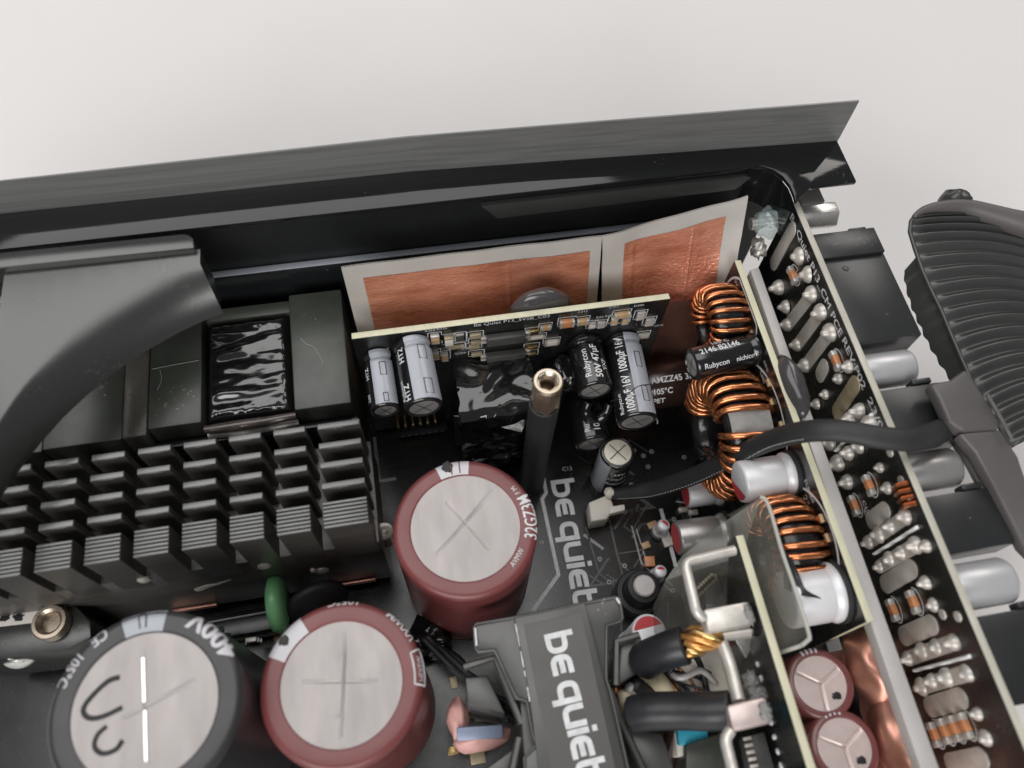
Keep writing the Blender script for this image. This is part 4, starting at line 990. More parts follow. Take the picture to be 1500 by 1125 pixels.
stadium((99.8, -40.9, 56.2), (99.8, -41.0, 42.7), 4.6, 'pad'); stadium((99.8, -56.6, 56.1), (99.8, -57.0, 42.2), 4.6, 'pad'); stadium((99.8, -68.5, 54.8), (99.8, -69.0, 41.9), 4.6, 'pad')
for p_ in ((99.8, 56.6, 63.4), (99.8, 50.1, 64.0), (99.8, 57.2, 47.7), (99.8, 50.7, 47.3), (99.8, 9.9, 62.4), (99.8, 10.5, 56.4), (99.8, 5.4, 64.4), (99.8, 9.7, 43.1), (99.8, 3.8, 50.0), (99.8, 3.3, 55.9), (99.8, 3.8, 43.4), (99.8, -1.9, 44.2)):
    joint(p_, 1.1)
for p_ in ((99.8, 21.1, 64.9), (99.8, 21.2, 58.5), (99.8, 21.1, 49.6), (99.8, 21.1, 43.8), (99.8, -4.6, 60.8), (99.8, -9.7, 60.5), (99.8, -25.6, 66.2), (99.8, -32.4, 60.7), (99.8, -60.2, 60.0), (99.8, -37.3, 59.8), (99.8, -64.8, 59.3)):
    joint(p_, 0.8)
for row in (((99.8, -17.9, 43.6), (99.8, -17.8, 49.5), (99.8, -17.8, 55.7), (99.8, -17.7, 63.1)), ((99.8, -24.3, 44.0), (99.8, -24.0, 49.8), (99.8, -24.2, 55.7), (99.8, -24.3, 62.6)),
            ((99.8, -45.9, 41.4), (99.8, -45.4, 48.1), (99.8, -45.6, 54.6), (99.8, -45.8, 62.0)), ((99.8, -52.5, 42.3), (99.8, -52.0, 47.8), (99.8, -52.0, 54.2), (99.8, -52.2, 62.1))):
    stadium(row[0], row[-1], 3.4, 'pad', 0.5)
    for p_ in row: joint(p_, 1.0)
for a, b in (((99.8, -21.0, 44.0), (99.8, -21.1, 65.9)), ((99.8, -48.8, 42.0), (99.8, -49.3, 65.5)), ((99.8, 6.9, 44.4), (99.8, 7.0, 51.1)), ((99.8, 6.7, 61.3), (99.8, 7.0, 66.5))):
    obj('silk_line', G().tube([(CX - 0.2, a[1], a[2]), (CX - 0.2, b[1], b[2])], 0.8, 8, flat=0.5), 'silk_white', cm, smooth=60)
for p_ in ((99.8, 24.9, 61.4), (99.8, -6.5, 54.2), (99.8, -8.2, 43.8), (99.8, -34.8, 43.3), (99.8, -35.1, 53.4), (99.8, -62.7, 40.7), (99.8, -62.3, 45.6), (99.8, -62.1, 50.1), (99.8, -61.9, 54.5), (99.8, 54.4, 57.6)):
    o = obj('chip_capacitor', G().box(CX - 1.5, CX - 0.02, p_[1] - 1.3, p_[1] + 1.3, p_[2] - 1.0, p_[2] + 1.0), 'smd_orange', cm, bevel=0.15)
    for s_ in (-1, 1): obj('end_cap', G().box(CX - 1.7, CX - 0.02, p_[1] + s_*1.9 - 0.8, p_[1] + s_*1.9 + 0.8, p_[2] - 1.15, p_[2] + 1.15), 'solder', o, bevel=0.35)
    g = G().ribbon([(CX - 0.05, p_[1] + 3.2*math.cos(a), p_[2] + 2.3*math.sin(a)) for a in [R2(k*20) for k in range(16)]], 0.3, (-1, 0, 0)); obj('silk_outline', g, 'silk', o, smooth=0, weld=False)
for p_ in ((99.8, -3.2, 67.0), (99.8, -10.2, 66.7), (99.8, -41.3, 66.7), (99.8, -39.8, 61.6)):
    obj('via', G().lathe((CX, p_[1], p_[2]), (-1, 0, 0), [(1.2, 0), (1.1, 0.3), (0.01, 0.4)], 14), 'pad', cm)
for txt, p_, sz, wd in (('Be Quiet P13_CM PCE', (99.8, 68.0, 66.0), 3.1, 39.0), ('REV:P02', (99.8, 28.1, 66.4), 3.0, 14.5), ('23/01', (99.8, 11.0, 66.6), 3.0, 10.0), ('C8', (99.8, 54.9, 58.6), 2.0, None), ('C5', (99.8, 49.1, 45.2), 1.8, None), ('C18', (99.8, 27.5, 59.7), 1.8, None), ('C12', (99.8, -8.3, 47.0), 2.0, None), ('C9', (99.8, -10.4, 46.0), 2.0, None)):
    lettering(txt, sz, (CX, p_[1], p_[2]), (0, -1, 0), (0, 0, 1), 'silk', cm, bold=0.04, width=wd)
p_ = (99.8, -13.6, 66.5)
for k in range(4): obj('copper_turn', G().tube([(CX - 0.6, p_[1] + 2.6 - 1.6*k, p_[2] - 3), (CX - 1.8, p_[1] + 2.2 - 1.6*k, p_[2] + 1), (CX - 0.3, p_[1] + 1.8 - 1.6*k, p_[2] + 3)], 0.6, 7), 'wire', cm)

# bolt with clear resin drop in the far corner, and the nut outside
rb = thing('resin_drop', 'clear bluish resin drop on a bolt in the far corner', 'resin', (98.8, 73.4, 56.0))
p_ = Vector((96.6, 71.4, 60.0))
obj('drop', G().blob(p_, (3.8, 4.4, 4.4), 2, 0.12, 30, 20, 1.8), 'glass_blob', rb, smooth=180)
obj('bolt', G().cyl(p_ + Vector((-5, 0.2, 0)), p_ + Vector((8, 0, 0)), 1.7), 'steel', rb)
obj('foot', G().blob(p_ + Vector((-1.5, -3.5, -7)), (2, 2.5, 2.4), 6, 0.4, freq=3), 'solder', rb, smooth=180)
hn = obj('hex_spacer', G().cyl((102.2, 70.6, 62.0), (115.2, 70.0, 62.0), 3.9, n=6), 'steel', bevel=0.45)
tag(hn, 'bright steel hex spacer sticking out of the connector board top corner', 'spacer')

# sockets and capacitors on the outer face
def socket(label, x0, x1, y0, y1, z0, z1, step=None, dot=None):
    t_ = thing('modular_socket', label, 'socket', ((x0+x1)/2, (y0+y1)/2, z0), 'black sockets on the outside of the connector board')
    obj('body', G().box(x0, x1, y0, y1, z0, z1), 'socket', t_, bevel=0.35)
    if step: obj('rim', G().box(x0, x1 - 0.2, step, y1 + 0.4, z1 + 0.05, z1 + 1.2), 'socket', t_, bevel=0.3)
    if dot: obj('moulding_dot', G().lathe((dot[0], dot[1], z1), (0, 0, 1), [(1.0, -0.1), (1.0, 0.12), (0.6, 0.14), (0.5, 0.02), (0.01, 0.02)], 20), 'socket', t_)
    obj('latch', G().box(x1 - 7, x1 - 2, y1 + 0.42 if step else y1 + 0.05, y1 + 1.5, z1 - 3, z1 + 0.5), 'socket', t_, bevel=0.3)
    return t_
socket('shiny black socket nearest the far corner of the connector board', 102.1, 122.2, 27.2, 60.8, 57, 65, 53.0, (110, 50))
socket('glossy dark socket directly under the fan lead', 102.1, 121.5, -1.5, 14.0, 52, 64)
socket('square matt black socket with a small dot on its face', 102.1, 123.4, -27.4, -13.6, 54, 62, None, (115, -20.5))
socket('black socket at the picture edge, nearest of the row', 102.1, 124, -60, -41.5, 52, 62)
for lab, y, L_, r, mm in (('pale round can between the first two black sockets', 21.2, 16.8, 4.7, 'can_silver'), ('brownish grey round can beside the fan lead', -6.8, 16.5, 4.8, 'can_grey'), ('pale round can below the square matt socket', -34.6, 16.8, 5.2, 'can_silver')):
    poly_cap(lab, (101.9, y, 59.5), (1, 0, 0), L_, r, mm, red=False)

# ================================================================== fan lying at the right
fan = thing('cooling_fan', 'ridged dark fan blades and grey frame arm lying to the right of the boards', 'fan', (169.8, 29.9, 20.0))
LP3 = [(140.4, 65.9, 64.0), (137.2, 65.1, 64.0), (135.3, 63.6, 64.0), (134.2, 60.7, 63.0), (134.1, 55.8, 62.0), (134.0, 49.3, 61.0), (134.5, 42.6, 60.0), (135.3, 36.5, 59.0), (135.6, 30.1, 58.0), (136.0, 23.6, 57.0), (136.5, 16.8, 56.0), (137.8, 10.1, 55.0), (139.4, 4.0, 54.0), (140.8, -2.2, 53.0)]
RP3 = [(202.0, 51.2, 52.0), (200.4, 48.4, 52.0), (199.0, 45.9, 52.0), (196.9, 42.1, 52.0), (194.6, 38.1, 52.0), (191.9, 33.4, 52.0), (189.2, 28.5, 52.0), (186.5, 23.7, 52.0), (183.9, 19.3, 52.0), (181.1, 14.3, 52.0), (178.4, 9.4, 52.0), (175.2, 3.8, 52.0), (171.0, -3.6, 52.0), (166.0, -12.4, 52.0)]
def lerp_list(Ls, u):
    x = u*(len(Ls)-1); i = min(int(x), len(Ls)-2); return Vector(Ls[i]).lerp(Vector(Ls[i+1]), x - i)
def blade(u, v):
    a, b = lerp_list(LP3, u), lerp_list(RP3, u); q = a.lerp(b, v)
    arch = math.sin(v*PI)*6.0
    ridge_ = 0.8*math.sin(2*PI*(u*20.5)) * min(1, v*14)
    return q + Vector((0, arch*0.9, arch*0.5 + ridge_))
g = G().grid(blade, 220, 40); obj('blade', g, 'fan_plastic', fan, smooth=180)
obj('blade_edge', G().tube([blade(i/120, 0.0) - Vector((0, 0, 0.5)) for i in range(121)], 0.62, 8), 'fan_plastic', fan, smooth=180)
def under(u, v):
    a = lerp_list(LP3, 0.33 + 0.46*u) + Vector((0.5, 0, -0.9)); w_ = math.sin(PI*min(1, 0.15 + 0.85*u))
    return a + Vector((-3.6*v*w_, -1.0*v, -6.0*v + 0.4*math.sin(2*PI*u*9 + 1.2*v)))
obj('blade_underside', G().grid(under, 120, 8), 'fan_plastic', fan, smooth=180)
rim = [(136.1, 64.5, 64.0), (139.7, 66.2, 64.0), (145.3, 66.6, 64.0), (152.3, 66.0, 63.0), (159.8, 62.8, 62.0), (168.8, 58.1, 61.0), (178.5, 50.9, 60.0), (191.8, 41.4, 58.0)]
g = G(); rp = mark(rim)
obj('outer_rim', G().tube(rp, [0.8 + 3.8*min(1, i/28) for i in range(len(rp))], 12, flat=0.7), 'fan_frame', fan, smooth=180)
obj('rubber_mount', G().blob((151.9, 69.4, 62.0), (4.5, 3.5, 4), 3, 0.12), 'fan_plastic', fan, smooth=180)
obj('frame_clip', G().prism([(114.9, 11.5, 70.0), (120.1, 11.6, 70.0), (125.5, 14.0, 70.0), (127.1, 8.4, 69.0), (128.3, 2.8, 68.0), (128.2, -1.9, 68.0), (118.3, -1.5, 69.0), (115.3, 1.1, 70.0), (115.4, 7.3, 70.0)], (0, 0, -4)), 'fan_frame', fan, bevel=0.9, seg=3)
obj('frame_arm', G().prism([(117.3, -1.5, 68.5), (128.6, -1.7, 67.5), (130.8, -8.6, 66.0), (130.3, -17.1, 65.0), (129.7, -38.7, 62.0), (124.1, -28.6, 63.0), (123.2, -22.3, 64.0), (122.5, -13.5, 65.0), (120.4, -6.3, 67.0)], (0, 0, -4)), 'fan_frame', fan, bevel=0.9, seg=3)
obj('edge_bead', G().tube(mark([(127.3, 6.4, 70.0), (128.0, 2.1, 69.6), (128.7, -2.4, 69.0), (129.6, -4.6, 68.0)]), [0.5]*19, 8), 'fan_frame', fan, smooth=180)
for a, b, c_ in (((121.2, -0.9, 60.0), (122.3, -7.2, 60.0), (122.7, -13.3, 60.0)), ((125.7, 0.0, 58.0), (127.2, -8.6, 58.0), (128.4, -29.2, 56.0))):
    obj('frame_rod', G().tube([a, b, c_], 0.9, 8), 'fan_frame', fan)

# ================================================================== black cover with word mark sticker
cv = thing('logo_cover', 'dark plastic cover with white word mark sticker at the near edge', 'cover', (17.6, -41.6, 20.0))
BZ = 45.0
outl = [(-1.4, -22.8, 45.0), (-0.8, -22.0, 45.0), (8.2, -22.0, 45.0), (24.8, -21.4, 45.0), (33.0, -21.2, 45.0), (33.9, -21.7, 45.0), (33.5, -26.3, 45.0), (32.8, -27.0, 45.0), (29.3, -27.4, 45.0), (26.6, -39.1, 45.0), (27.0, -41.5, 45.0), (27.1, -48.5, 45.0), (27.4, -66.3, 45.0), (4.0, -64.8, 45.0), (5.3, -51.8, 45.0), (8.4, -49.9, 45.0), (8.0, -47.4, 45.0), (8.0, -43.9, 45.0), (8.0, -40.5, 45.0), (5.8, -39.6, 45.0), (4.0, -33.5, 45.0), (2.6, -28.5, 45.0), (-1.2, -28.3, 45.0), (-1.7, -27.4, 45.0)]
obj('lid_plate', G().prism(outl, (0, 0, -3)), 'cover', cv, bevel=0.4)
rdg = [(8.2, -22.2, 45.0), (25.3, -21.6, 45.0), (25.8, -31.2, 45.0), (26.0, -39.6, 45.0), (26.7, -66.2, 45.0), (7.6, -65.4, 45.0), (8.1, -50.9, 45.0), (8.6, -39.6, 45.0), (8.5, -31.4, 45.0)]
rdg = [(p_[0], p_[1], 46.2) for p_ in rdg]
obj('edge_bead', G().tube([(p_[0], p_[1], 45.0) for p_ in outl], 0.42, 8, closed=True), 'cover', cv, smooth=60)
obj('raised_band', G().prism(rdg, (0, 0, -1.15)), 'cover', cv, bevel=0.35)
stk = [(10.2, -24.3, 46.3), (23.8, -23.7, 46.3), (24.2, -64.4, 46.3), (10.8, -64.7, 46.3)]
obj('sticker', G().prism(stk, (0, 0, -0.09)), 'sticker', cv)
g = G(); q = [Vector(p_) + Vector((0, 0, 0.02)) for p_ in stk]; g.ribbon([q[3], q[0], q[1], q[2]], 0.25, (0, 0, 1)); obj('sticker_border', g, 'sticker_line', cv, smooth=0, weld=False)
a = Vector((14.3, -27.2, 46.3)); b = Vector((15.7, -54.2, 46.3))
U_ = (b - a).normalized()
wordmark('be quiet!', (b - a).length/5.75, a, U_, Vector((0, 0, 1)).cross(U_), 'silk', cv)
obj('skirt', G().prism([(p_[0]*0.97 + 0.5, p_[1]*0.97 - 1.2, 41.9) for p_ in outl[2:4] + outl[8:15]], (0, 0, -41)), 'cover', cv)
for poly in ([(-5.0, -32.3, 38.0), (0.3, -32.7, 38.0), (3.1, -41.8, 38.0), (-5.4, -38.4, 38.0)], [(32.5, -31.3, 40.0), (38.0, -30.1, 40.0), (37.3, -37.6, 40.0), (29.7, -40.2, 40.0)], [(30.3, -49.1, 38.0), (37.9, -52.1, 38.0), (38.8, -59.3, 38.0), (31.8, -60.2, 38.0)], [(-6.1, -53.8, 40.0), (3.8, -49.3, 40.0), (2.3, -56.6, 40.0)]):
    o = obj('side_panel', G().prism(poly, (0, 0, -30)), 'cover', cv, bevel=0.5)
for pts in ([(-5.0, -30.5, 41.0), (2.4, -29.6, 41.0), (4.4, -37.0, 41.0), (6.2, -44.7, 41.0)], [(29.0, -40.3, 42.0), (31.4, -30.8, 42.0), (37.1, -30.2, 42.0)], [(27.4, -41.0, 42.0), (28.3, -46.9, 41.0), (30.0, -52.9, 40.0), (32.0, -60.3, 39.0)], [(1.8, -55.2, 43.0), (5.0, -47.5, 43.0)]):
    obj('clip_rib', G().tube(pts, 0.9, 6), 'cover', cv, smooth=40)
random.seed(8)
wl = [(8.2, -22.6, 46.3), (8.4, -31.6, 46.3), (8.5, -39.8, 46.3)]
for k in range(22):
    s_ = random.random(); p0 = Vector(wl[0]).lerp(Vector(wl[1]), s_*2) if s_ < 0.5 else Vector(wl[1]).lerp(Vector(wl[2]), s_*2 - 1)
    obj('edge_wear_highlight', G().tube([p0, p0 + Vector((0.02, -random.uniform(0.4, 2.2), 0))], random.uniform(0.07, 0.15), 5), 'silk_white', cv)  # white dashes: worn specks and painted highlights along the band edge
for pts in ([(-1.1, -22.9, 45.3), (-1.4, -26.9, 45.3)], [(33.1, -21.5, 45.3), (33.6, -22.9, 45.3)]): obj('edge_wear_highlight', G().tube(pts, 0.3, 6), 'silk', cv)  # pale strips painting the highlights on two lid corners
pk = obj('pink_sleeve', G().blob((-2.7, -44.9, 20.0), (7.4, 3.0, 3.4), 5, 0.12), 'pink', smooth=180)
tag(pk, 'pinkish plastic sleeve lying flat left of the logo cover', 'sleeve')
pb_ = obj('blue_sleeve', G().obox((-3.2, -43.6, 23.5), (5.6, -0.6, 0), (0.2, 1.5, 0.4), (0, -0.2, 0.5)), 'pale_blue', bevel=0.4)
tag(pb_, 'pale blue strip on top of the flat pink sleeve', 'strip')
pk2 = obj('pink_sleeve', G().blob((-7.9, -39.4, 20.0), (2.8, 5.0, 3.4), 9, 0.14), 'pink', smooth=180)
tag(pk2, 'upright pink plastic sleeve end beside the dark cover clip', 'sleeve')

# ================================================================== rectifier board near the lower right
rcb = thing('rectifier_board', 'upright board with pale edge and tinned busbars at the near side', 'circuit board', (61, -50, 4))
obj('board', G().box(60.4, 60.5, -120, -15, 4, 59.95), 'pcb', rcb)
obj('core', G().box(60.5, 62.4, -120, -15, 4, 60), 'fr4', rcb, bevel=0.25)
def bar(pts, w, h, m_='tinned', name='bus_wire'):
    return obj(name, G().tube(rp_(pts), w, 8, flat=h), m_, rcb, smooth=60)
def rp_(pts): 
    P_ = [Vector(p_) for p_ in pts]; out = [P_[0]]
    for i in range(1, len(P_)-1):
        a, b = P_[i-1]-P_[i], P_[i+1]-P_[i]; r_ = min(1.6, a.length/2, b.length/2); a.normalize(); b.normalize()
        for j in range(4): t_ = j/3; out.append((P_[i]+a*r_)*(1-t_)**2 + P_[i]*2*t_*(1-t_) + (P_[i]+b*r_)*t_*t_)
    return out + [P_[-1]]
bar([(59.6, -18.0, 59.0), (47.5, -18.8, 59.0), (47.1, -30.1, 59.0), (48.5, -31.3, 58.0)], 1.5, 0.8)
bar([(47.5, -54.5, 59.0), (45.9, -55.8, 59.0), (45.7, -63.2, 59.0), (45.3, -68.1, 59.0)], 1.55, 0.8)
obj('bus_block', G().prism([(49.1, -29.5, 58.0), (59.9, -29.4, 58.0), (59.6, -34.5, 58.0), (48.8, -34.6, 58.0)], (0, 0, -5)), 'tinned', rcb, bevel=0.7)
obj('bus_block', G().prism([(48.4, -49.6, 58.0), (57.3, -49.2, 58.0), (57.3, -54.5, 58.0), (48.2, -54.9, 58.0)], (0, 0, -5)), 'can_pink', rcb, bevel=1.0)
bar([(52.9, -35.9, 52.0), (53.4, -40.7, 52.0), (52.4, -49.1, 54.0)], 1.9, 0.8, 'tinned', 'bus_post')
bar([(50.9, -34.9, 51.0), (53.9, -34.8, 52.0), (59.6, -35.2, 53.0)], 3.0, 0.5, 'solder', 'solder_fillet')
obj('solder_tongue', G().prism([(55.7, -34.3, 52.0), (61.0, -34.6, 52.0), (61.0, -38.3, 48.0), (59.5, -40.0, 46.0)], (0, 0, -1)), 'steel', rcb, bevel=0.3)
for k in range(9):
    p_ = Vector((60.3, -42 - 3.0*k, 50 - 0.6*k))
    obj('solder_dot', G().blob(p_, (0.35, 0.5 + 0.4*random.random(), 0.6 + 0.5*random.random()), k, 0.3), 'silk', rcb, smooth=180)
chipm = obj('power_chip', G().prism([(56.0, -21.7, 40.0), (61.1, -19.7, 40.0), (63.1, -24.2, 40.0), (59.2, -28.6, 40.0), (55.0, -27.9, 40.0)], (0, 0, -4)), 'ic', rcb, bevel=0.4)
for k in range(8): obj('chip_leg', G().obox((53.5, -22.9, 40.0) if k == 0 else Vector((53.5, -22.9, 40.0)).lerp(Vector((59.3, -19.4, 40.0)), k/7), (0.25, 0.9, 0), (0.9, -0.25, 0), (0, 0, 0.4)), 'pad_tan', chipm, bevel=0.1)
for (x, y) in ((1100, 1085), (1110, 1105)):
    pass
o = obj('power_chip', G().prism([(54.3, -55.9, 44.0), (59.5, -55.6, 44.0), (59.4, -63.1, 44.0), (53.7, -62.8, 44.0)], (0, 0, -4)), 'ic', rcb, bevel=0.4)
for k in range(5): obj('chip_leg', G().obox(Vector((55.0, -56.3, 44.4)).lerp(Vector((54.8, -61.9, 44.4)), k/4), (0.9, 0, 0), (0, 0.35, 0), (0, 0, 0.5)), 'pad', o, bevel=0.1)

def lead(label, pts, r, m_, name='insulated_lead'):
    o = obj(name, G().tube(mark(pts), r, 12), m_, smooth=180); return tag(o, label, 'wire', 'thick leads into the logo cover')
lead('black heat-shrink lead with bare copper strands at the upper bus block', [(37.4, -35.9, 40.0), (39.0, -35.6, 44.0), (41.8, -35.4, 48.0), (45.1, -35.3, 50.0)], 4.3, 'heatshrink')
lead('black heat-shrink lead entering the pink-grey bus block', [(31.6, -47.0, 42.0), (35.3, -47.3, 45.0), (41.4, -48.5, 48.0), (46.6, -49.8, 51.0), (50.5, -50.4, 53.0)], 4.1, 'heatshrink')
stn = thing('copper_strands', 'bare orange copper strands between heat-shrink and solder', 'wire', (49.5, -34.1, 48.0))
for k in range(9):
    a = k*2*PI/9; d = Vector((0, math.cos(a), math.sin(a)))*2.3
    A_, B_ = Vector((44.6, -35.3, 50.0)), Vector((52.9, -34.5, 53.0))
    obj('strand', G().tube([A_ + d, A_.lerp(B_, 0.35) + Vector((0, math.cos(a + 0.9), math.sin(a + 0.9)))*2.9, A_.lerp(B_, 0.7) + Vector((0, math.cos(a + 1.8), math.sin(a + 1.8)))*2.4, B_ + Vector((0, math.cos(a + 2.4), math.sin(a + 2.4)))*1.6], 0.78, 7), 'strand' if k % 3 else 'gold', stn, smooth=180)
for lab, pts, r, mm in (('cream wire end nearest the cover clip', [(32.2, -40.8, 34.0), (32.5, -43.7, 32.0), (33.1, -48.1, 24.0)], 2.0, 'cable_cream'), ('cream wire curving beside the striped one', [(38.1, -38.4, 38.0), (41.0, -40.7, 34.0), (43.7, -44.1, 30.0)], 2.2, 'cable_cream'),
                        ('black wire with pale stripe between the two cream wires', [(34.4, -39.8, 36.0), (36.9, -41.8, 33.0), (40.2, -44.5, 30.0)], 2.0, 'rubber'), ('grey wire beside the black wire', [(33.1, -40.6, 36.0), (35.3, -42.4, 33.0), (38.1, -44.5, 30.0)], 1.2, 'grey_bar'),
                        ('dark brown wire below the heat-shrink lead', [(43.5, -50.0, 30.0), (42.6, -53.4, 26.0), (40.9, -58.2, 20.0)], 2.4, 'brown_sleeve')):
    o = obj('insulated_wire', G().tube(mark(pts), r, 10), mm, smooth=180); tag(o, lab, 'wire', 'thin wires beside the logo cover')
tl = obj('teal_block', G().obox((46.3, -52.3, 30.0), (3.6, -0.5, 0), (0.4, 3.0, 0), (0, 0, 3)), 'teal', bevel=0.4); tag(tl, 'small bright teal component under the heat-shrink lead', 'component')
pw = obj('pale_block', G().obox((44.1, -53.3, 28.0), (1.9, -0.2, 0), (0.4, 4.0, 0), (0, 0, 3)), 'cream_plastic', bevel=0.4); tag(pw, 'small cream block touching the teal component', 'component')
dbk = obj('dark_module', G().prism([(43.7, -54.9, 34.0), (53.6, -53.9, 34.0), (53.7, -63.1, 34.0), (41.4, -63.2, 34.0)], (0, 0, -28)), 'ferrite', bevel=0.6); tag(dbk, 'dark square module at the near edge beside the rectifier board', 'module')

fw = thing('enamelled_wires', 'thin copper and black wires tangled between the cover and rectifier board', 'wires', (42.8, -40.8, 20.0))
random.seed(31)
for k in range(9):
    a_, b_ = Vector((32.3, -36.3, 30.0)), Vector((55.1, -45.0, 24.0))
    pts = [a_.lerp(b_, s_/5) + Vector((random.uniform(-3, 3), random.uniform(-7, 7), random.uniform(-5, 5))) for s_ in range(6)]
    obj('strand', G().tube(mark(pts), random.choice((0.35, 0.5, 0.8)), 7), random.choice(('wire', 'rubber', 'heatshrink', 'cable_cream', 'grey_bar')), fw, smooth=180)
fl = thing('flux_residue', 'grey-brown flux residue stuck on the bus block beside the pale board edge', 'residue', (62.6, -35.0, 45.0))
for p_, r_ in (((59.0, -32.3, 58.0), (0.9, 2.0, 0.3)), ((56.3, -52.1, 58.0), (1.2, 1.8, 0.3)), ((57.6, -45.5, 50.0), (1.8, 2.4, 1.2)), ((57.6, -48.4, 52.0), (2.0, 1.8, 1.0))):
    obj('crust', G().blob(p_, r_, random.randint(0, 90), 0.4, freq=3.5), 'core_grey', fl, smooth=180)
tw = thing('black_wire_loop', 'thin black wires curling beside the foot of the middle maroon can', 'wires', (-7.1, -28.9, 5.0))
for k in range(4):
    a_ = Vector((-13.0, -17.8, 10.0)); pts = [a_ + Vector((6*s_ + random.uniform(-2, 2), -7*s_ + random.uniform(-2, 2), 5*math.sin(s_*1.3 + k))) for s_ in range(5)]
    obj('strand', G().tube(mark(pts), 0.8, 7), 'rubber', tw, smooth=180)
# vertical polymer cans seen between the leads
for lab, c_, r, ang, mm in (('small upright polymer can with red cap beside the logo cover', (43.4, -27.4, 26.0), 4.6, (20, 170), 'can_white'), ('wide upright polymer can with red segment under the bus post', (56.5, -40.3, 24.0), 8.2, (55, 125), 'can_cream'), ('narrow upright polymer can with red edge beside the cream wires', (47.9, -40.3, 22.0), 4.6, (70, 190), 'can_white'),
                            ('upright red-topped polymer can near the grey trace lines', (59.7, 4.7, 8.0), 1.9, (-40, 120), 'can_white'), ('short red-marked polymer can at the foot of the smoky guard', (55.2, -8.6, 8.0), 1.9, (0, 150), 'can_white')):
    poly_cap(lab, (c_[0], c_[1], 0), (0, 0, 1), c_[2], r, mm, ang=ang, ref=(1, 0, 0))

# smoky plastic guard
gd = thing('smoky_guard', 'smoky translucent plastic guard folded around the rectifier board', 'guard', (66.8, -22.0, 20.0))
fa = [(69.5, -6.8, 60.0), (60.1, -10.5, 56.0), (50.1, -15.2, 50.0), (45.6, -19.4, 46.0), (42.4, -24.0, 41.0), (42.7, -28.8, 34.0), (45.0, -31.5, 28.0), (52.4, -33.5, 28.0), (59.4, -32.4, 34.0), (63.4, -18.1, 52.0)]
g = G(); g.add(fa, [tuple(range(len(fa)))]); 
obj('front_face', g, 'smoky', gd, smooth=0, weld=False)
top_e = mark([(69.0, -6.9, 60.0), (70.1, -7.6, 60.0), (70.4, -11.2, 60.0), (70.0, -19.8, 60.0), (70.1, -29.2, 60.0), (69.9, -38.6, 60.0), (69.3, -39.9, 59.5), (67.8, -40.7, 59.0)])
g = G(); n_ = len(top_e)
bot = [Vector((p_.x - 6.6, p_.y - 1.0, p_.z - 7.5)) for p_ in [Vector(q_) for q_ in top_e]]
g.add(top_e + bot, [(i, i+1, n_+i+1, n_+i) for i in range(n_-1)])
obj('side_face', g, 'smoky', gd, smooth=180, weld=False)
obj('rim', G().tube(top_e, 0.5, 8), 'smoky_edge', gd, smooth=180)
obj('lower_rim', G().tube([top_e[-1], (64.2, -40.9, 54.0)], 0.45, 8), 'smoky_edge', gd, smooth=180)
rg = obj('black_tape_rag', G().grid(lambda u, v: Vector((71.1, -18.7, 58.5)).lerp(Vector((73.1, -29.3, 60.0)), u).lerp(Vector((68.9, -27.9, 57.0)).lerp(Vector((74.6, -32.3, 60.0)), u), v) + Vector((0, 0, 1.5*math.sin(u*5 + v*3)*u)), 20, 14), 'heatshrink', smooth=180)
tag(rg, 'torn black tape hanging beside the third coil', 'tape')

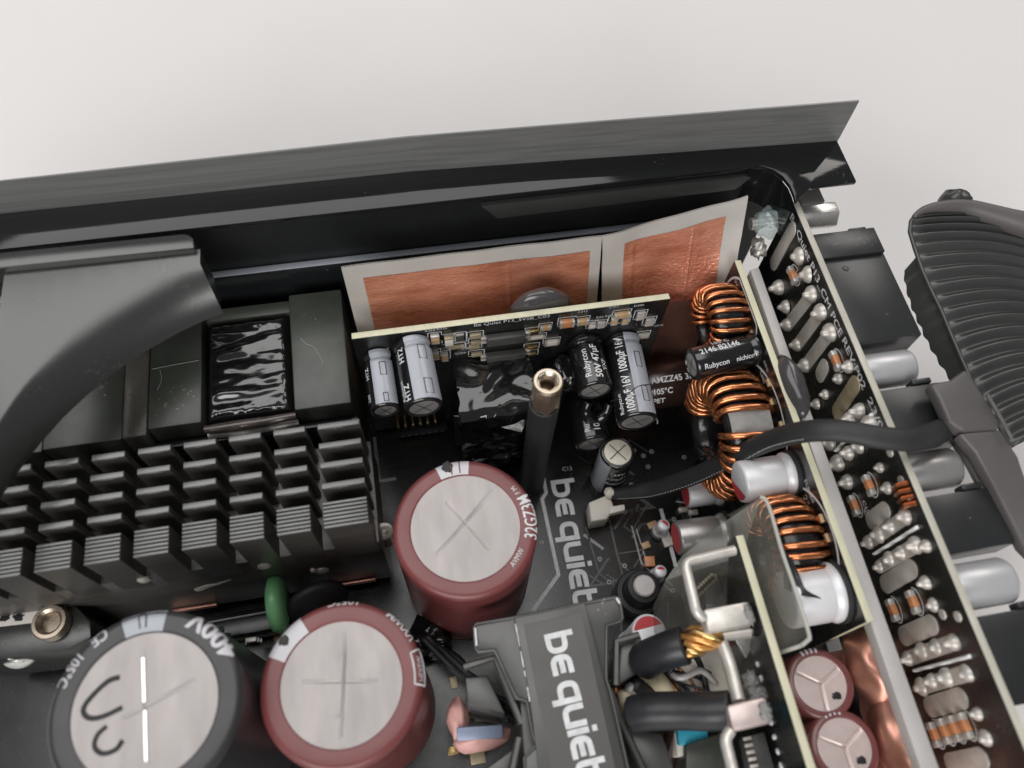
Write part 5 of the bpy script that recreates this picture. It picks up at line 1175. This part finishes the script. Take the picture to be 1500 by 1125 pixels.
# brown output capacitors and copper mass
def brown_cap(label, c_, r, z, rot):
    t_ = thing('output_capacitor', label, 'capacitor', (c_[0], c_[1], 0), 'small maroon output capacitors')
    obj('sleeve', G().lathe((c_[0], c_[1], 0), (0, 0, 1), [(r*0.9, 0), (r, 0.6), (r, z - 1.0), (r - 0.3, z - 0.3), (r - 0.9, z), (r - 1.7, z), (r - 1.9, z - 0.4)], 64), 'maroon_small', t_, smooth=50)
    rd = r - 1.85
    sc = [(0, 0, rd*0.92*math.cos(R2(rot + 120*k)), rd*0.92*math.sin(R2(rot + 120*k))) for k in range(3)]
    obj('lid', disc_top(c_, rd, z - 0.35, sc, 0.3, 0.28, seed=r), 'can_pink', t_, smooth=180)
    fn = cap_curve(c_, r, z, 2.0, 0.9, 0.05); L_ = z - 0.9 - 2 + 0.9*PI/2 + 0.5
    for k in range(4):
        a0 = R2(78 + 9*k); obj('polarity_tick', G().grid(lambda u, v: fn(a0 + R2(4.5)*u, L_ - 5 + 4.8*v), 4, 12), 'stripe_white', t_, smooth=180)
    fn2 = cap_curve(c_, r, z, 2.0, 0.9, 0.1)
    wrap_text('WXU0022', 1.9, lambda x, y: fn2(R2(150) + x/r, L_ - 3.0 + y), 'silk', t_, 0.02, 0.6)
    obj('ink_dot', G().blob((c_[0] + rd*0.45, c_[1] - rd*0.52, z - 0.3), (rd*0.17, rd*0.14, 0.1), 2, 0.3), 'marker', t_)
    return t_
brown_cap('small maroon capacitor with three-way scored lid right of the rectifier board', (76.6, -47.8, 42.0), 8.0, 42, 145)
brown_cap('small maroon capacitor with pink scored lid at the very bottom edge', (77.3, -61.7, 42.0), 8.0, 42, 150)
cmass = thing('copper_heat_spreader', 'rounded copper heat spreader beside the grey bar', 'heat spreader', (107.6, -45.1, 10.0))
obj('bulge', G().blob((90.4, -46, 40), (5.6, 9.0, 7.5), 4, 0.12, 36, 24, 1.4), 'copper_smooth', cmass, smooth=180)
obj('bulge', G().blob((90.6, -63, 40), (5.6, 10, 7.5), 8, 0.12, 36, 24, 1.4), 'copper_smooth', cmass, smooth=180)
obj('base_sheet', G().prism([(63, -40, 26), (97.5, -40, 26), (97.5, -110, 26), (63, -110, 26)], (0, 0, -1.2)), 'copper_smooth', cmass, bevel=0.3)
sm = obj('clear_film', G().grid(lambda u, v: Vector((84.7, -48.8, 40.0)).lerp(Vector((84.9, -57.9, 40.0)), u).lerp(Vector((81.1, -53.9, 36.0)).lerp(Vector((84.7, -59.7, 36.0)), u), v) + Vector((0, 0, 1.2*math.sin(u*6 + v*4))), 16, 12), 'black_tape', smooth=180)
tag(sm, 'crinkled shiny dark film between the two small maroon capacitors', 'film')
